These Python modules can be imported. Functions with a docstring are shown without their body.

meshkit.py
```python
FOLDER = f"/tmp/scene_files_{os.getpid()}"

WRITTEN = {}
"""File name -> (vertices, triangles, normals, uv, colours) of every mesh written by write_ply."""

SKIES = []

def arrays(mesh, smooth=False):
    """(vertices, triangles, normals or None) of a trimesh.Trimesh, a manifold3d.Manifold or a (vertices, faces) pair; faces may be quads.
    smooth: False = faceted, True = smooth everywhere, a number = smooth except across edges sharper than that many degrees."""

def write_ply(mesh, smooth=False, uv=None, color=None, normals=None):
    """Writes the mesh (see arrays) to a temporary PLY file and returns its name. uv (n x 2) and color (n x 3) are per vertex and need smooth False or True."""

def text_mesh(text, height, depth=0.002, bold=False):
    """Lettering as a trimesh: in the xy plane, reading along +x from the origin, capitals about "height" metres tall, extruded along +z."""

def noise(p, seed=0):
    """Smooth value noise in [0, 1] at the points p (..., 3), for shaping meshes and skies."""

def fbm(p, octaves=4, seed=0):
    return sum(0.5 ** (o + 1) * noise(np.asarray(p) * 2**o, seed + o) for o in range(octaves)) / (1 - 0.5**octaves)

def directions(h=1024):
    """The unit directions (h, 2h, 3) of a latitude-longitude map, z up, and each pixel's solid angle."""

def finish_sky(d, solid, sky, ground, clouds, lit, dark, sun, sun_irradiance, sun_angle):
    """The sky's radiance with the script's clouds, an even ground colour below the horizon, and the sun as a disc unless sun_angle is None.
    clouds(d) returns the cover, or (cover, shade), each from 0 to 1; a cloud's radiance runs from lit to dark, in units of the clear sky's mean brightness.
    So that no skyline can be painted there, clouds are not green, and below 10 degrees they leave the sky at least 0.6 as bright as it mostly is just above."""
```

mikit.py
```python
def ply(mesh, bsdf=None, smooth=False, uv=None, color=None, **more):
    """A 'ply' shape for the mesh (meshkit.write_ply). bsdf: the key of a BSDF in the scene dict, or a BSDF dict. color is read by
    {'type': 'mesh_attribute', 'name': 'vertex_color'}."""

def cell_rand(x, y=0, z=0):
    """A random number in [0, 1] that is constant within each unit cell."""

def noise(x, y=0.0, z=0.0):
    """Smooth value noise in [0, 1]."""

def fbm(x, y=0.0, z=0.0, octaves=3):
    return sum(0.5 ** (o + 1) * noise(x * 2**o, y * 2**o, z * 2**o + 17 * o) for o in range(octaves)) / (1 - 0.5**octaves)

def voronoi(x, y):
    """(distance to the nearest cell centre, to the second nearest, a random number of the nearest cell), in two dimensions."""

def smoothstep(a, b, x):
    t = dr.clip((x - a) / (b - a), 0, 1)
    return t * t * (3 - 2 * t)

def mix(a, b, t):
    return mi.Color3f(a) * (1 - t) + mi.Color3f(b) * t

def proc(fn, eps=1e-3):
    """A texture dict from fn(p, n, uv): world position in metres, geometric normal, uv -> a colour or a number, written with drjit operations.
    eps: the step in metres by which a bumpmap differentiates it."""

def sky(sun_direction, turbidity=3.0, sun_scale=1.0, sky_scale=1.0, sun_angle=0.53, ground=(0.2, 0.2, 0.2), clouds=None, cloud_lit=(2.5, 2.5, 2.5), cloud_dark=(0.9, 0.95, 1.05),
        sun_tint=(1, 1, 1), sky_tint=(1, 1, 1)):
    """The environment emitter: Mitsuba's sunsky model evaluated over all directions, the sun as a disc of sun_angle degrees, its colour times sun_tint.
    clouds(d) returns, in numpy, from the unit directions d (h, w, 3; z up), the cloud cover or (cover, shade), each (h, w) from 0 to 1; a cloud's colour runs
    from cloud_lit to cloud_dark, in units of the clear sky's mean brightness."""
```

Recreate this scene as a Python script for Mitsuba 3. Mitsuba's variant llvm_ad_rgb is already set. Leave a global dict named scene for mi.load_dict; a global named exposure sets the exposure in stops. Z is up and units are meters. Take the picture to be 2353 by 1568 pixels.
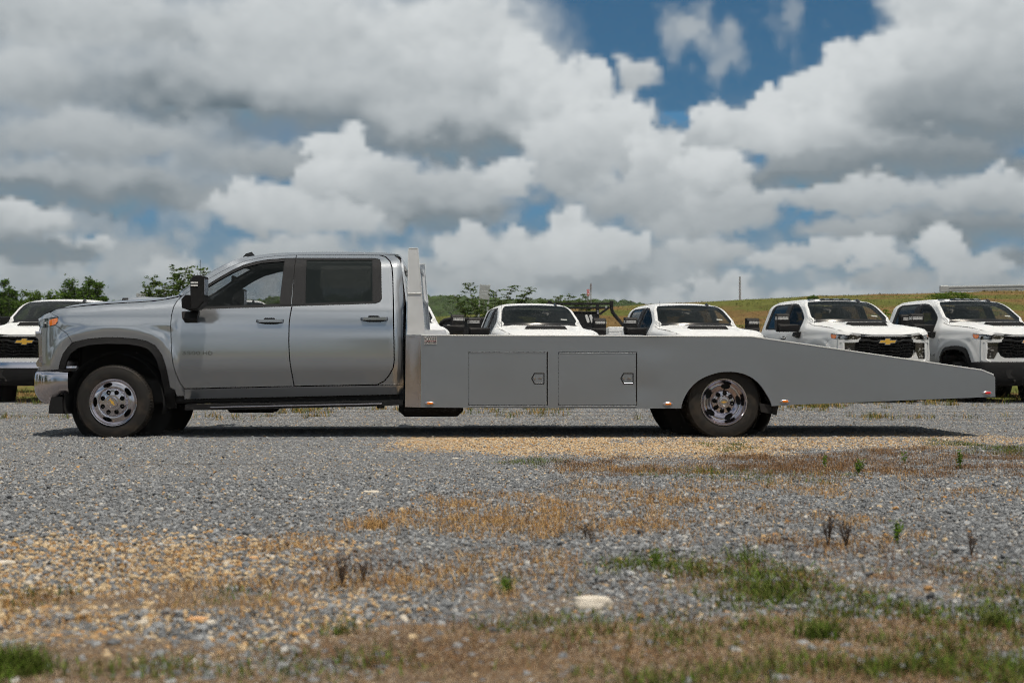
import math, random
import numpy as np, trimesh, shapely
import drjit as dr, mitsuba as mi
import mikit, meshkit
from shapely.geometry import Polygon, LineString, Point
from shapely import affinity
from scipy.spatial import Delaunay, cKDTree
from scipy.interpolate import PchipInterpolator

scene, labels = {}, {}
T = mi.ScalarTransform4f
PI = math.pi

# ------------------------------------------------------------------ camera, sky, exposure
CAM_H, FOC, PITCH = 0.82, 3232.0, math.atan(46 / 3232.0)
_f = np.array([0, math.cos(PITCH), math.sin(PITCH)])
_u = np.array([0, -math.sin(PITCH), math.cos(PITCH)])
scene['camera'] = {'type': 'thinlens', 'fov': math.degrees(2 * math.atan(1176 / FOC)), 'fov_axis': 'x', 'near_clip': 0.1, 'far_clip': 6000.0,
                   'aperture_radius': 0.0080, 'focus_distance': 15.2,
                   'to_world': T().look_at(origin=[0, 0, CAM_H], target=[0, _f[1] * 10, CAM_H + _f[2] * 10], up=[0, 0, 1])}
exposure = 1.3


def site(px, py, Y):
    """Survey helper: the ground-plan point seen at bearing px, py (drawing units, 3232 to a radian) at the distance Y."""
    d = _f * FOC + _u * (784 - py) + np.array([px - 1176.0, 0, 0])
    return np.array([0, 0, CAM_H]) + d * (Y / d[1])


def on_ground(px, py, g=0.0):
    """The point of the level ground (height g) at that bearing."""
    d = _f * FOC + _u * (784 - py) + np.array([px - 1176.0, 0, 0])
    return np.array([0, 0, CAM_H]) + d * ((g - CAM_H) / d[2])


def sstep(a, b, x):
    t = np.clip((x - a) / (b - a), 0, 1)
    return t * t * (3 - 2 * t)


# cloud banks: azimuth and elevation of the middle, half width, half height (degrees), darkness of top and of base, softness
BANKS = [
    # the grey deck of the left half: light crowns and flat dark bases, layer under layer
    (-17.5, 13.2, 5.0, 2.6, .16, .50, .8), (-9.0, 12.8, 6.0, 2.8, .12, .40, .8), (-2.2, 12.6, 4.6, 2.8, .04, .34, .7), (-13.9, 12.9, 1.3, .6, .46, .58, .9), (-19.0, 10.6, 3.4, 1.8, .20, .55, .8),
    (-11.5, 10.6, 7.4, 2.4, .30, .98, .9), (-5.0, 10.4, 5.0, 2.2, .22, .80, .9), (-16.5, 8.6, 5.6, 1.3, .32, .60, .8), (-9.0, 7.9, 4.4, .8, .46, .66, .9),
    (-1.6, 11.0, 3.2, 2.2, .08, .50, .6), (-2.0, 9.3, 3.8, 1.6, .26, .98, .6), (.6, 10.6, 1.3, 2.6, .0, .55, .3),
    (-16.8, 6.7, 5.4, 1.2, .44, 1.0, .6), (-19.6, 6.4, 2.2, .7, .80, 1.0, .8), (-11.5, 6.3, 3.0, .8, .50, .76, .8),
    # bright heap in front of the deck
    (-6.9, 8.0, 1.5, 1.2, .02, .46, .25), (-8.0, 7.2, 1.2, 1.0, .04, .40, .3), (-6.3, 7.0, 2.2, 1.3, .06, .50, .3), (-9.8, 6.0, 2.2, 1.2, .06, .52, .35), (-2.8, 7.2, 3.2, 1.1, .20, .50, .6), (-3.6, 6.1, 3.6, 1.0, .34, .96, .4),
    (-.3, 7.3, 1.4, .9, .10, .45, .3), (-7.4, 5.6, 2.6, .9, .12, .50, .5),
    # left low
    (-19.4, 5.3, 2.3, .8, .06, .76, .3), (-16.5, 4.45, .95, .5, .08, .55, .3), (-19.0, 4.1, 2.6, .6, .70, .95, .7), (-13.2, 3.6, 1.3, .6, .14, .50, .4), (-15, 2.6, 4, .6, .50, .64, .9), (-9.2, 4.2, 2.6, .8, .22, .62, .5), (-5.0, 3.6, 2.6, .8, .28, .58, .6),
    # the middle heap stepping down to the right
    (2.6, 10.4, 1.5, 1.9, .0, .42, .25), (2.4, 8.4, 1.9, 2.2, .06, .52, .4), (5.0, 11.3, .8, .8, .16, .45, .6), (4.4, 9.1, 1.7, 1.8, .0, .40, .22), (6.3, 8.1, 1.6, 1.6, .0, .40, .22), (7.5, 8.9, .65, .85, .0, .30, .2), (8.0, 7.5, 1.7, 1.4, .0, .44, .25), (8.9, 9.3, 1.5, 1.0, .02, .40, .25), (7.3, 9.5, 1.0, .8, .02, .36, .25),
    (5.2, 6.6, 3.0, 1.2, .26, .60, .5), (9.2, 6.2, 2.0, 1.0, .18, .60, .4), (7.4, 5.5, 2.8, .8, .32, .56, .6),
    # right: the great heap, its bright left flank and dark base
    (19.0, 12.9, 4.2, 3.3, .06, .34, .3), (15.0, 11.0, 2.3, 2.1, .0, .34, .22), (12.6, 10.2, 1.6, 1.4, .0, .34, .2), (10.6, 9.7, 1.2, 1.0, .0, .34, .2), (11.6, 8.9, 2.4, 1.3, .0, .46, .25), (14.4, 9.0, 2.6, 1.7, .06, .50, .35),
    (18.0, 9.6, 3.6, 1.9, .52, .86, .6), (16.8, 12.0, 1.4, 1.1, .08, .36, .6), (19.8, 11.6, 1.7, 1.6, .20, .46, .6), (13.0, 7.5, 3.6, .95, .58, 1.0, .45), (17.2, 7.9, 2.4, .9, .62, .92, .6), (20.4, 7.3, 1.6, .7, .62, .92, .5),
    (14.4, 6.4, 4.6, .75, .16, .52, .45), (19.2, 6.5, 2.8, .8, .16, .56, .4), (18.6, 5.2, 4.4, .75, .50, 1.0, .45), (13.6, 5.2, 2.4, .6, .34, .66, .6),
    # middle and right, low
    (2.3, 5.3, .9, 1.0, .0, .36, .2), (2.9, 4.5, 2.1, 1.2, .0, .50, .22), (4.7, 4.4, 1.1, .8, .04, .46, .25), (.6, 4.3, 1.3, .9, .06, .50, .3), (3.0, 3.2, 3.0, .5, .46, .74, .5), (-1.8, 4.6, 1.4, .9, .08, .46, .3), (-1.0, 3.3, 2.4, .7, .28, .60, .5),
    (8.0, 4.3, 1.7, .6, .18, .60, .4), (10.4, 3.7, 1.4, .5, .10, .55, .35), (12.2, 4.2, 1.4, .6, .12, .52, .35), (14.2, 4.2, 1.2, .7, .06, .46, .3), (16.9, 4.3, 1.0, .9, .0, .40, .25), (18.0, 3.6, 1.6, .6, .16, .50, .4), (14.8, 3.2, 1.8, .5, .34, .66, .5), (20.4, 4.0, 1.4, .6, .55, .85, .5),
    (-17, 1.4, 5, .6, .46, .62, .9), (-6, 1.8, 4, .6, .34, .56, .7), (3, 2.0, 3.6, .5, .34, .66, .6), (8.2, 2.9, 1.4, .45, .12, .55, .4), (9.6, 2.3, 1.6, .5, .22, .58, .5), (6.0, 2.5, 1.3, .4, .20, .50, .5), (10.5, 1.5, 4, .5, .40, .58, .8), (13, 2.4, 1.6, .5, .2, .5, .5), (17, 2.3, 3.4, .6, .36, .66, .6), (16, 1.2, 5, .5, .45, .58, .8),
]
WISPS = [(7.4, 13.3, 2.2, 1.1, .8), (8.6, 11.9, .9, 1.3, .6), (8.3, 10.4, .6, .9, .45), (11.4, 13.4, 1.2, 1.2, .5), (11.8, 12.0, .7, .9, .35), (6.2, 12.6, .8, .7, .35)]


def clouds(d):
    h, w = d.shape[:2]
    el = np.degrees(np.arcsin(np.clip(d[..., 2], -1, 1)))
    az = np.degrees(np.arctan2(d[..., 0], d[..., 1]))
    p = d / (0.10 + np.clip(d[..., 2:3], 0, 1))
    q = np.stack([az, el * 1.25, az * 0 + 3.0], -1)
    warp = (meshkit.fbm(q * .42 + 5, 4, 11) - .5) * 2
    warp2 = (meshkit.fbm(q * .42 + 31, 4, 23) - .5) * 2
    fine = (meshkit.fbm(q * 1.1 + 9, 4, 5) - .5) * 2
    fine2 = (meshkit.fbm(q * 1.1 + 57, 4, 15) - .5) * 2
    billow = 1 - np.abs(meshkit.fbm(q * .8 + 17, 4, 41) * 2 - 1) * 2
    # the far sky all round: broken heaps of the same kind
    n = meshkit.fbm(np.concatenate([p[..., :2] * 1.1, p[..., :1] * 0 + 1.0], -1), 5, 3)
    n2 = meshkit.fbm(np.concatenate([p[..., :2] * 1.9 + 7, p[..., :1] * 0 + 4.0], -1), 4, 9)
    cover = sstep(.26, .44, n)
    shade = np.clip(.45 + (n2 - .5) * 1.6, 0, 1)
    front = (d[..., 1] > 0) & (np.abs(az) < 40) & (el < 26)
    edge = sstep(40, 28, np.abs(az)) * sstep(26, 17, el) * (d[..., 1] > 0)
    c, s = np.zeros((h, w)), np.full((h, w), .5)
    low = sstep(6.5, 1.0, el)
    c = np.maximum(c, np.clip(.86 * low + .70 * sstep(-.25, .25, warp + .5 * fine) * sstep(11, 8, el), 0, .95))
    s = np.where(c > 0, .50 + .22 * fine2, s)
    micro = (meshkit.fbm(q * 2.6 + 2, 3, 19) - .5) * 2
    micro2 = (meshkit.fbm(q * 2.6 + 41, 3, 29) - .5) * 2
    A, E = az + warp * 1.0 + fine * 1.05 + micro * .42, el + warp2 * .55 + fine2 * .78 + micro2 * .40
    for (a0, e0, ra, re, top, base, soft) in BANKS:
        far = float(sstep(8.0, 3.5, e0))                        # the far low heaps: paler contrast, softer outlines
        top, base, soft = top + .16 * far, base - .10 * far, soft * .88 + .04
        k = min(soft, 1.0) * .55                               # soft decks have smoother outlines
        x, y = (A - k * (A - az - warp) - a0) / ra, (E - k * (E - el - warp2 * .55) - e0) / re
        y = np.where(y < 0, y * 1.35, y)                       # flat bases, heaped tops
        r = np.sqrt(x * x + y * y)
        m = sstep(1.0 + soft * .32, 1.0 - soft * .75, r - .10 * billow)
        up = np.clip((E - e0) / re * .5 + .5, 0, 1)
        sh = .04 + base + (top - base) * sstep(.10, .85, up + .20 * fine + .10 * warp) - .05 * billow + (.20 * fine2 + .12 * micro2) * (1 - .45 * min(soft, 1.0))
        s = s * (1 - m) + sh * m
        c = 1 - (1 - c) * (1 - m)
    for (a0, e0, ra, re, k) in WISPS:
        r = np.sqrt(((A - a0) / ra) ** 2 + ((E - e0) / re) ** 2)
        m = k * sstep(1.1, .2, r) * sstep(.38, .62, meshkit.fbm(q * np.array([.9, .45, 1]) + 3, 5, 77))
        s = s * (1 - m) + .25 * m
        c = 1 - (1 - c) * (1 - m)
    cover = cover * (1 - edge) + np.clip(c, 0, 1) * edge
    shade = shade * (1 - edge) + np.clip(s, 0, 1) * edge
    return cover, shade


SUN = (0.16, -0.40, 1.0)
scene['sky'] = mikit.sky(SUN, turbidity=3.0, sun_scale=1.0, sky_scale=1.0, ground=(0.16, 0.15, 0.13), clouds=clouds,
                         cloud_lit=(5.65, 5.95, 6.05), cloud_dark=(0.36, 0.76, 1.08), sky_tint=(0.25, 0.50, 0.58), sun_tint=(.91, .98, 1.07))


# ------------------------------------------------------------------ materials
def rgb(*c):
    return {'type': 'rgb', 'value': list(map(float, c if len(c) > 1 else c * 3))}


def mat(name, **k):
    d = {'type': 'principled'}
    for a, b in k.items():
        d[a] = rgb(*b) if isinstance(b, tuple) else b
    scene[name] = {'type': 'twosided', 'bsdf': d}


scene['silver_paint'] = {'type': 'twosided', 'bsdf': {'type': 'blendbsdf', 'weight': .36,
    'a': {'type': 'principled', 'base_color': rgb(.49, .52, .565), 'metallic': 1.0, 'roughness': .13, 'clearcoat': 1.0, 'clearcoat_gloss': .98},
    'b': {'type': 'principled', 'base_color': rgb(.43, .455, .495), 'metallic': .58, 'roughness': .48, 'clearcoat': 1.0, 'clearcoat_gloss': .98}}}
mat('white_paint', base_color=(.63, .64, .65), roughness=.32, specular=.5, clearcoat=.8, clearcoat_gloss=.95)
mat('bed_paint', base_color=mikit.proc(lambda p, n, uv: mi.Color3f(.305, .328, .360) * (.95 + .10 * mikit.noise(p.x * 340, p.y * 340, p.z * 340)) * (.96 + .08 * mikit.fbm(p.x * 1.3, p.y * 3, p.z * 2.2))), metallic=.66, roughness=.31, specular=.5)
mat('bare_aluminium', base_color=mikit.proc(lambda p, n, uv: mi.Color3f(.72, .735, .76) * (.88 + .22 * mikit.fbm(p.x * 7, p.y * 7, p.z * 4))), metallic=.40, roughness=.42)
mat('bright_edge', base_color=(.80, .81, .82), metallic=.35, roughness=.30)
mat('black_plastic', base_color=(.013, .013, .014), roughness=.55, specular=.2)
mat('black_gloss', base_color=(.012, .012, .013), roughness=.18, specular=.5)
mat('pillar_black', base_color=mikit.proc(lambda p, n, uv: mi.Color3f(.022, .023, .026) * (.6 + .8 * mikit.noise(p.x * 500, p.y * 500, p.z * 500))), roughness=.62, specular=.15)
mat('black_liner', base_color=(.028, .028, .029), roughness=.9, specular=.1)
mat('rubber', base_color=mikit.proc(lambda p, n, uv: mikit.mix((.017, .0155, .0145), (.050, .038, .028), mikit.smoothstep(.48, .8, mikit.fbm(p.x * 9, p.y * 9, p.z * 9)) * .6)), roughness=.62, specular=.3)
mat('amber_lens', base_color=(.80, .20, .012), roughness=.12, specular=.6, clearcoat=1.0)
mat('red_lens', base_color=(.62, .012, .014), roughness=.12, specular=.6, clearcoat=1.0)
mat('clear_reflector', base_color=mikit.proc(lambda p, n, uv: mi.Color3f(.75) * (.25 + .75 * mikit.noise(p.x * 60, p.y * 60, p.z * 90))), metallic=.9, roughness=.22)
mat('led_white', base_color=mikit.proc(lambda p, n, uv: mi.Color3f(.85) * (.45 + .55 * mikit.noise(p.x * 130, p.y * 130, p.z * 130))), roughness=.25)
mat('lamp_dark', base_color=mikit.proc(lambda p, n, uv: mi.Color3f(.50) * mikit.smoothstep(.50, .75, mikit.noise(p.x * 26, p.y * 26, p.z * 34)) + .012), metallic=.5, roughness=.20)
mat('gold_enamel', base_color=(.72, .43, .07), metallic=.35, roughness=.30)
mat('interior_cloth', base_color=(.030, .030, .032), roughness=.9, specular=.2)
mat('headliner', base_color=(.16, .165, .17), roughness=.95, specular=.1)
mat('decal_white', base_color=(.62, .61, .60), roughness=.5)
mat('decal_black', base_color=(.015, .014, .016), roughness=.5)
mat('decal_red', base_color=(.30, .03, .05), roughness=.5)
mat('frame_black', base_color=(.016, .015, .015), roughness=.7, specular=.3)
mat('galvanised', base_color=mikit.proc(lambda p, n, uv: mi.Color3f(.40, .42, .43) * (.8 + .35 * mikit.fbm(p.x * 2, p.y * 2, p.z * 6))), metallic=.4, roughness=.5)
mat('letter_grey', base_color=(.24, .25, .26), metallic=.8, roughness=.25)
scene['chrome'] = {'type': 'twosided', 'bsdf': {'type': 'roughconductor', 'material': 'Cr', 'alpha': .018, 'distribution': 'ggx'}}
scene['polished_steel'] = {'type': 'twosided', 'bsdf': {'type': 'roughconductor', 'material': 'Cr', 'alpha': .025, 'distribution': 'ggx', 'specular_reflectance': rgb(.95)}}
scene['glass_lens'] = {'type': 'thindielectric', 'int_ior': 1.5}
for _n, _o, _s in (('glass_door', .30, .7), ('glass_tint', .84, .5), ('glass_front', .44, 1.0)):      # tinted panes: partly clear, partly dark and glossy
    scene[_n] = {'type': 'mask', 'opacity': _o, 'bsdf': {'type': 'twosided', 'bsdf': {'type': 'principled', 'base_color': rgb(.006, .009, .008), 'roughness': .03, 'specular': _s}}}


# ------------------------------------------------------------------ mesh helpers
def cat(ms):
    return trimesh.util.concatenate([m for m in ms if m is not None])


def xf(m, M):
    m = m.copy()
    m.apply_transform(M)
    return m


def move(m, x=0, y=0, z=0):
    m = m.copy()
    m.apply_translation([x, y, z])
    return m


def flip(m):
    """Mirror across the plane y = 0."""
    m = m.copy()
    m.vertices[:, 1] *= -1
    m.faces = m.faces[:, ::-1]
    return trimesh.Trimesh(m.vertices.copy(), m.faces.copy(), process=False)


def cbox(c, s, b=0.01):
    """A box with chamfered edges: centre, size, chamfer."""
    h = np.array(s, float) / 2
    b = min(b, h.min() * .8)
    pts = []
    for sx in (-1, 1):
        for sy in (-1, 1):
            for sz in (-1, 1):
                g = np.array([sx, sy, sz])
                for k in range(3):
                    v = h - b
                    v[k] = h[k]
                    pts.append(g * v)
    return move(trimesh.Trimesh(np.array(pts)).convex_hull, *c)


def bar(a, b, w, h=None, bev=.004):
    """A square bar from a to b."""
    a, b = np.array(a, float), np.array(b, float)
    L = np.linalg.norm(b - a)
    z = (b - a) / L
    x = np.cross(z, [0, 0, 1] if abs(z[2]) < .95 else [1, 0, 0])
    x /= np.linalg.norm(x)
    M = np.eye(4)
    M[:3, 0], M[:3, 1], M[:3, 2], M[:3, 3] = x, np.cross(z, x), z, (a + b) / 2
    return xf(cbox((0, 0, 0), (w, h or w, L), bev), M)


def tube(pts, r, n=8, cap=True):
    pts = np.array(pts, float)
    r = np.broadcast_to(np.array(r, float), (len(pts),))
    t = np.gradient(pts, axis=0)
    t /= np.linalg.norm(t, axis=1, keepdims=True) + 1e-12
    x = np.cross(t, [0.31, 0.17, 0.93])
    x /= np.linalg.norm(x, axis=1, keepdims=True) + 1e-12
    y = np.cross(t, x)
    a = np.arange(n) / n * 2 * PI
    v = (pts[:, None] + r[:, None, None] * (np.cos(a)[None, :, None] * x[:, None] + np.sin(a)[None, :, None] * y[:, None])).reshape(-1, 3)
    f = []
    for i in range(len(pts) - 1):
        for j in range(n):
            k, l = i * n + j, i * n + (j + 1) % n
            f += [[k, l, l + n], [k, l + n, k + n]]
    if cap:
        for i, s in ((0, 1), (len(pts) - 1, -1)):
            for j in range(1, n - 1):
                f.append([i * n, i * n + (j + 1 if s > 0 else j), i * n + (j if s > 0 else j + 1)])
    return trimesh.Trimesh(v, f, process=False)


def hull(pts):
    return trimesh.Trimesh(np.array(pts, float)).convex_hull


def rounded(poly, r):
    return poly.buffer(-r).buffer(2 * r).buffer(-r)


def sheet(poly, place, res=.04, hem=.0, thick=None):
    """A curved panel: the outline poly (two plan coordinates a, b) laid on the surface place(a, b) -> (n, 3);
    its edges turn back by hem along place(a, b, depth)."""
    out = []
    for g in getattr(poly, 'geoms', [poly]):
        if g.is_empty:
            continue
        g = shapely.segmentize(g, res)
        rings = [np.array(g.exterior.coords)[:-1]] + [np.array(i.coords)[:-1] for i in g.interiors]
        x0, y0, x1, y1 = g.bounds
        gx, gy = np.meshgrid(np.arange(x0 + res / 2, x1, res), np.arange(y0 + res / 2, y1, res))
        gx = gx + (np.arange(gx.shape[0]) % 2)[:, None] * res / 2
        cand = np.c_[gx.ravel(), gy.ravel()]
        inner = g.buffer(-res * .45)
        inside = shapely.contains_xy(inner, cand[:, 0], cand[:, 1]) if not inner.is_empty else np.zeros(len(cand), bool)
        pts = np.vstack(rings + [cand[inside]])
        tri = Delaunay(pts).simplices
        cen = pts[tri].mean(1)
        tri = tri[shapely.contains_xy(g, cen[:, 0], cen[:, 1])]
        e1, e2 = pts[tri[:, 1]] - pts[tri[:, 0]], pts[tri[:, 2]] - pts[tri[:, 0]]
        area = e1[:, 0] * e2[:, 1] - e1[:, 1] * e2[:, 0]
        tri = tri[np.abs(area) > 1e-10]
        v = place(pts[:, 0], pts[:, 1], 0.0)
        f = [tri]
        if hem:
            back = place(pts[:, 0], pts[:, 1], hem)
            at, extra = 0, []
            vs = [v]
            n = len(v)
            for r in rings:
                k = len(r)
                i = np.arange(k) + at
                vs.append(np.vstack([v[at:at + k], back[at:at + k]]))
                a = n + np.arange(k)
                b = n + (np.arange(k) + 1) % k
                f.append(np.c_[a, b, b + k])
                f.append(np.c_[a, b + k, a + k])
                n += 2 * k
                at += k
            v = np.vstack(vs)
        out.append(trimesh.Trimesh(v, np.vstack(f), process=False))
    return cat(out)


def grid(P):
    """A quad sheet from an array of points (m, n, 3)."""
    m, n = P.shape[:2]
    i = (np.arange(m - 1)[:, None] * n + np.arange(n - 1)[None]).ravel()
    f = np.vstack([np.c_[i, i + 1, i + n + 1], np.c_[i, i + n + 1, i + n]])
    return trimesh.Trimesh(P.reshape(-1, 3), f, process=False)


def lathe(profile, n=64, axis_y=True):
    """Revolve a profile of (radius, y) round the y axis."""
    pr = np.array(profile, float)
    a = np.arange(n + 1) / n * 2 * PI
    P = np.stack([pr[None, :, 0] * np.cos(a)[:, None], np.broadcast_to(pr[None, :, 1], (n + 1, len(pr))), pr[None, :, 0] * np.sin(a)[:, None]], -1)
    g = grid(P)
    g.merge_vertices()
    return g


PLY = {}


def shape(mesh, bsdf, smooth=30):
    return mikit.ply(mesh, bsdf, smooth=smooth)


def key_free(k):
    if k not in scene and not any(s.startswith(k + '__') for s in scene) and k not in labels:
        return k
    i = 1
    while f'{k}_{i:03d}' in scene or f'{k}_{i:03d}' in labels or any(s.startswith(f'{k}_{i:03d}__') for s in scene):
        i += 1
    return f'{k}_{i:03d}'


class Kit:
    """The parts of a kind of thing: (path under the thing, shape dict), alike paths numbered."""

    def __init__(self):
        self.parts, self.notes, self.count = [], {}, {}

    def add(self, path, mesh, bsdf, smooth=30, label=None):
        n = self.count.get(path, 0)
        self.count[path] = n + 1
        path = f'{path}_{n:03d}' if n else path
        self.parts.append((path, shape(mesh, bsdf, smooth)))
        if label:
            self.notes[path] = label
        return path

    def place(self, key, M, label, category, group=None, skip=()):
        key = key_free(key)
        labels[key] = {'label': label, 'category': category}
        if group:
            labels[key]['group'] = group
        for p, d in self.parts:
            if any(p.startswith(s) for s in skip):
                continue
            scene[f'{key}__{p}' if p else key] = {**d, 'to_world': M}
            if p in self.notes:
                labels[f'{key}__{p}'] = {'label': self.notes[p]}
        return key


def structure(key, mesh, bsdf, label, smooth=True, **k):
    scene[key] = mikit.ply(mesh, bsdf, smooth=smooth, **k)
    labels[key] = {'label': label, 'kind': 'structure'}


# ------------------------------------------------------------------ the pickup cab: u runs back from the front bumper, v to the truck's right, z up
YAW = math.radians(1.8)
ORG = np.array([-5.166, 16.07, 0.0])
ROT = np.array([[math.cos(YAW), -math.sin(YAW), 0], [math.sin(YAW), math.cos(YAW), 0], [0, 0, 1]])
_zp0 = PchipInterpolator([.30, .42, .52, .62, .72, .745, .80, .90, 1.05, 1.18, 1.28, 1.36, 1.42], [.93, .955, .976, .996, 1.0145, 1.0185, 1.0260, 1.0315, 1.0300, 1.0205, 1.006, .988, .964])
_zp = lambda z: np.where(z < .74, 1.0175 - (.74 - z) * .36 - np.clip(.56 - z, 0, 1) ** 2 * .9, _zp0(z))


def ray(x, y):
    """Side elevation drawing units -> the ray from the survey point, in the truck's frame."""
    px, py = 52.23 + .29982 * x, 557.1 + .29982 * y
    d = _f * FOC + _u * (784 - py) + np.array([px - 1176.0, 0, 0])
    return ROT.T @ (np.array([0, 0, CAM_H]) - ORG), ROT.T @ d


def el(x, y, v=None):
    """Side elevation drawing (1 unit is about 1.4 mm) -> (u, z) on the plane v, or on the body's own side."""
    c, d = ray(x, y)
    w = -1.0 if v is None else v
    for _ in range(1 if v is not None else 4):
        t = (w - c[1]) / d[1]
        u, z = c[0] + t * d[0], c[2] + t * d[2]
        if v is None:
            w = -float(half_raw(np.array(u), np.array(z)))
    return u, z


def half_raw(u, z):
    u, z = np.asarray(u, float), np.asarray(z, float)
    w = np.where(z < 1.42, _zp(np.clip(z, .30, 1.42)), .964 - (z - 1.42) * .40 - np.clip(z - 1.86, 0, 1) ** 2 * 6.0)
    t = np.clip((.95 - u) / .95, 0, 1)
    w = w - .055 * t ** 2 - .20 * np.clip((.36 - u) / .36, 0, 1) ** 2.5
    w = w - .035 * np.clip((2.5 - u) / .9, 0, 1) * np.clip((z - 1.42) / .2, 0, 1)
    w = w - .085 * np.clip((u - 3.84) / .17, 0, 1.2) ** 2
    return w


HOOD_LINE = np.array([el(*p) for p in [(115, 580), (150, 556), (195, 535), (250, 505), (480, 480), (700, 463), (1000, 445), (1130, 425), (1208, 408)]])
HOOD_TOP = np.array([el(*p) for p in [(95, 583), (115, 574), (150, 552), (200, 524), (260, 504), (350, 489), (500, 471), (700, 457), (900, 446), (1050, 432), (1130, 417), (1208, 400)]])
_zl = PchipInterpolator(HOOD_LINE[:, 0], HOOD_LINE[:, 1])
_zt = PchipInterpolator(HOOD_TOP[:, 0], HOOD_TOP[:, 1])
ARCH_OUT = [(275, 972), (285, 920), (310, 850), (350, 795), (400, 759), (500, 737), (620, 726), (750, 727), (870, 737), (950, 754), (1015, 789), (1065, 859), (1095, 949), (1115, 1049), (1125, 1109), (1168, 1130)]
ARCH_IN = [(325, 972), (345, 900), (375, 845), (430, 805), (520, 783), (650, 774), (800, 777), (900, 791), (960, 811), (1000, 851), (1030, 901), (1060, 1001), (1085, 1118)]
_arch = LineString([el(*p) for p in ARCH_OUT[:-1]])
FRONT_AXLE = el(693, 1222, -1.0)


def half(u, z):
    u, z = np.asarray(u, float), np.asarray(z, float)
    w = half_raw(u, z)
    uu = np.clip(u, HOOD_LINE[0, 0], 1.62)
    dz = np.clip(_zl(uu) - z, -.05, 1)
    w = w - np.where(u < 1.66, .050 * np.clip(1 - dz / .075, 0, 1.5) ** 2 * sstep(1.66, 1.5, u), 0)
    # the flare over the front wheel: a step that turns under just above the lip, and a shoulder crease along the fender
    sh = np.shape(w)
    pts = shapely.points(np.ravel(np.broadcast_to(u, sh)), np.ravel(np.broadcast_to(z, sh)))
    d = np.reshape(shapely.distance(pts, _arch), sh)
    w = w + .018 * sstep(.16, .095, d) * sstep(0.0, .09, d) * (u < 1.75)
    w = w + .010 * sstep(.30, .28, np.abs(u - .95) * .45) * sstep(1.195, 1.215, z + .02 * u) * sstep(1.27, 1.24, z) * (u < 1.5) * (u > .25)
    return w


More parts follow.
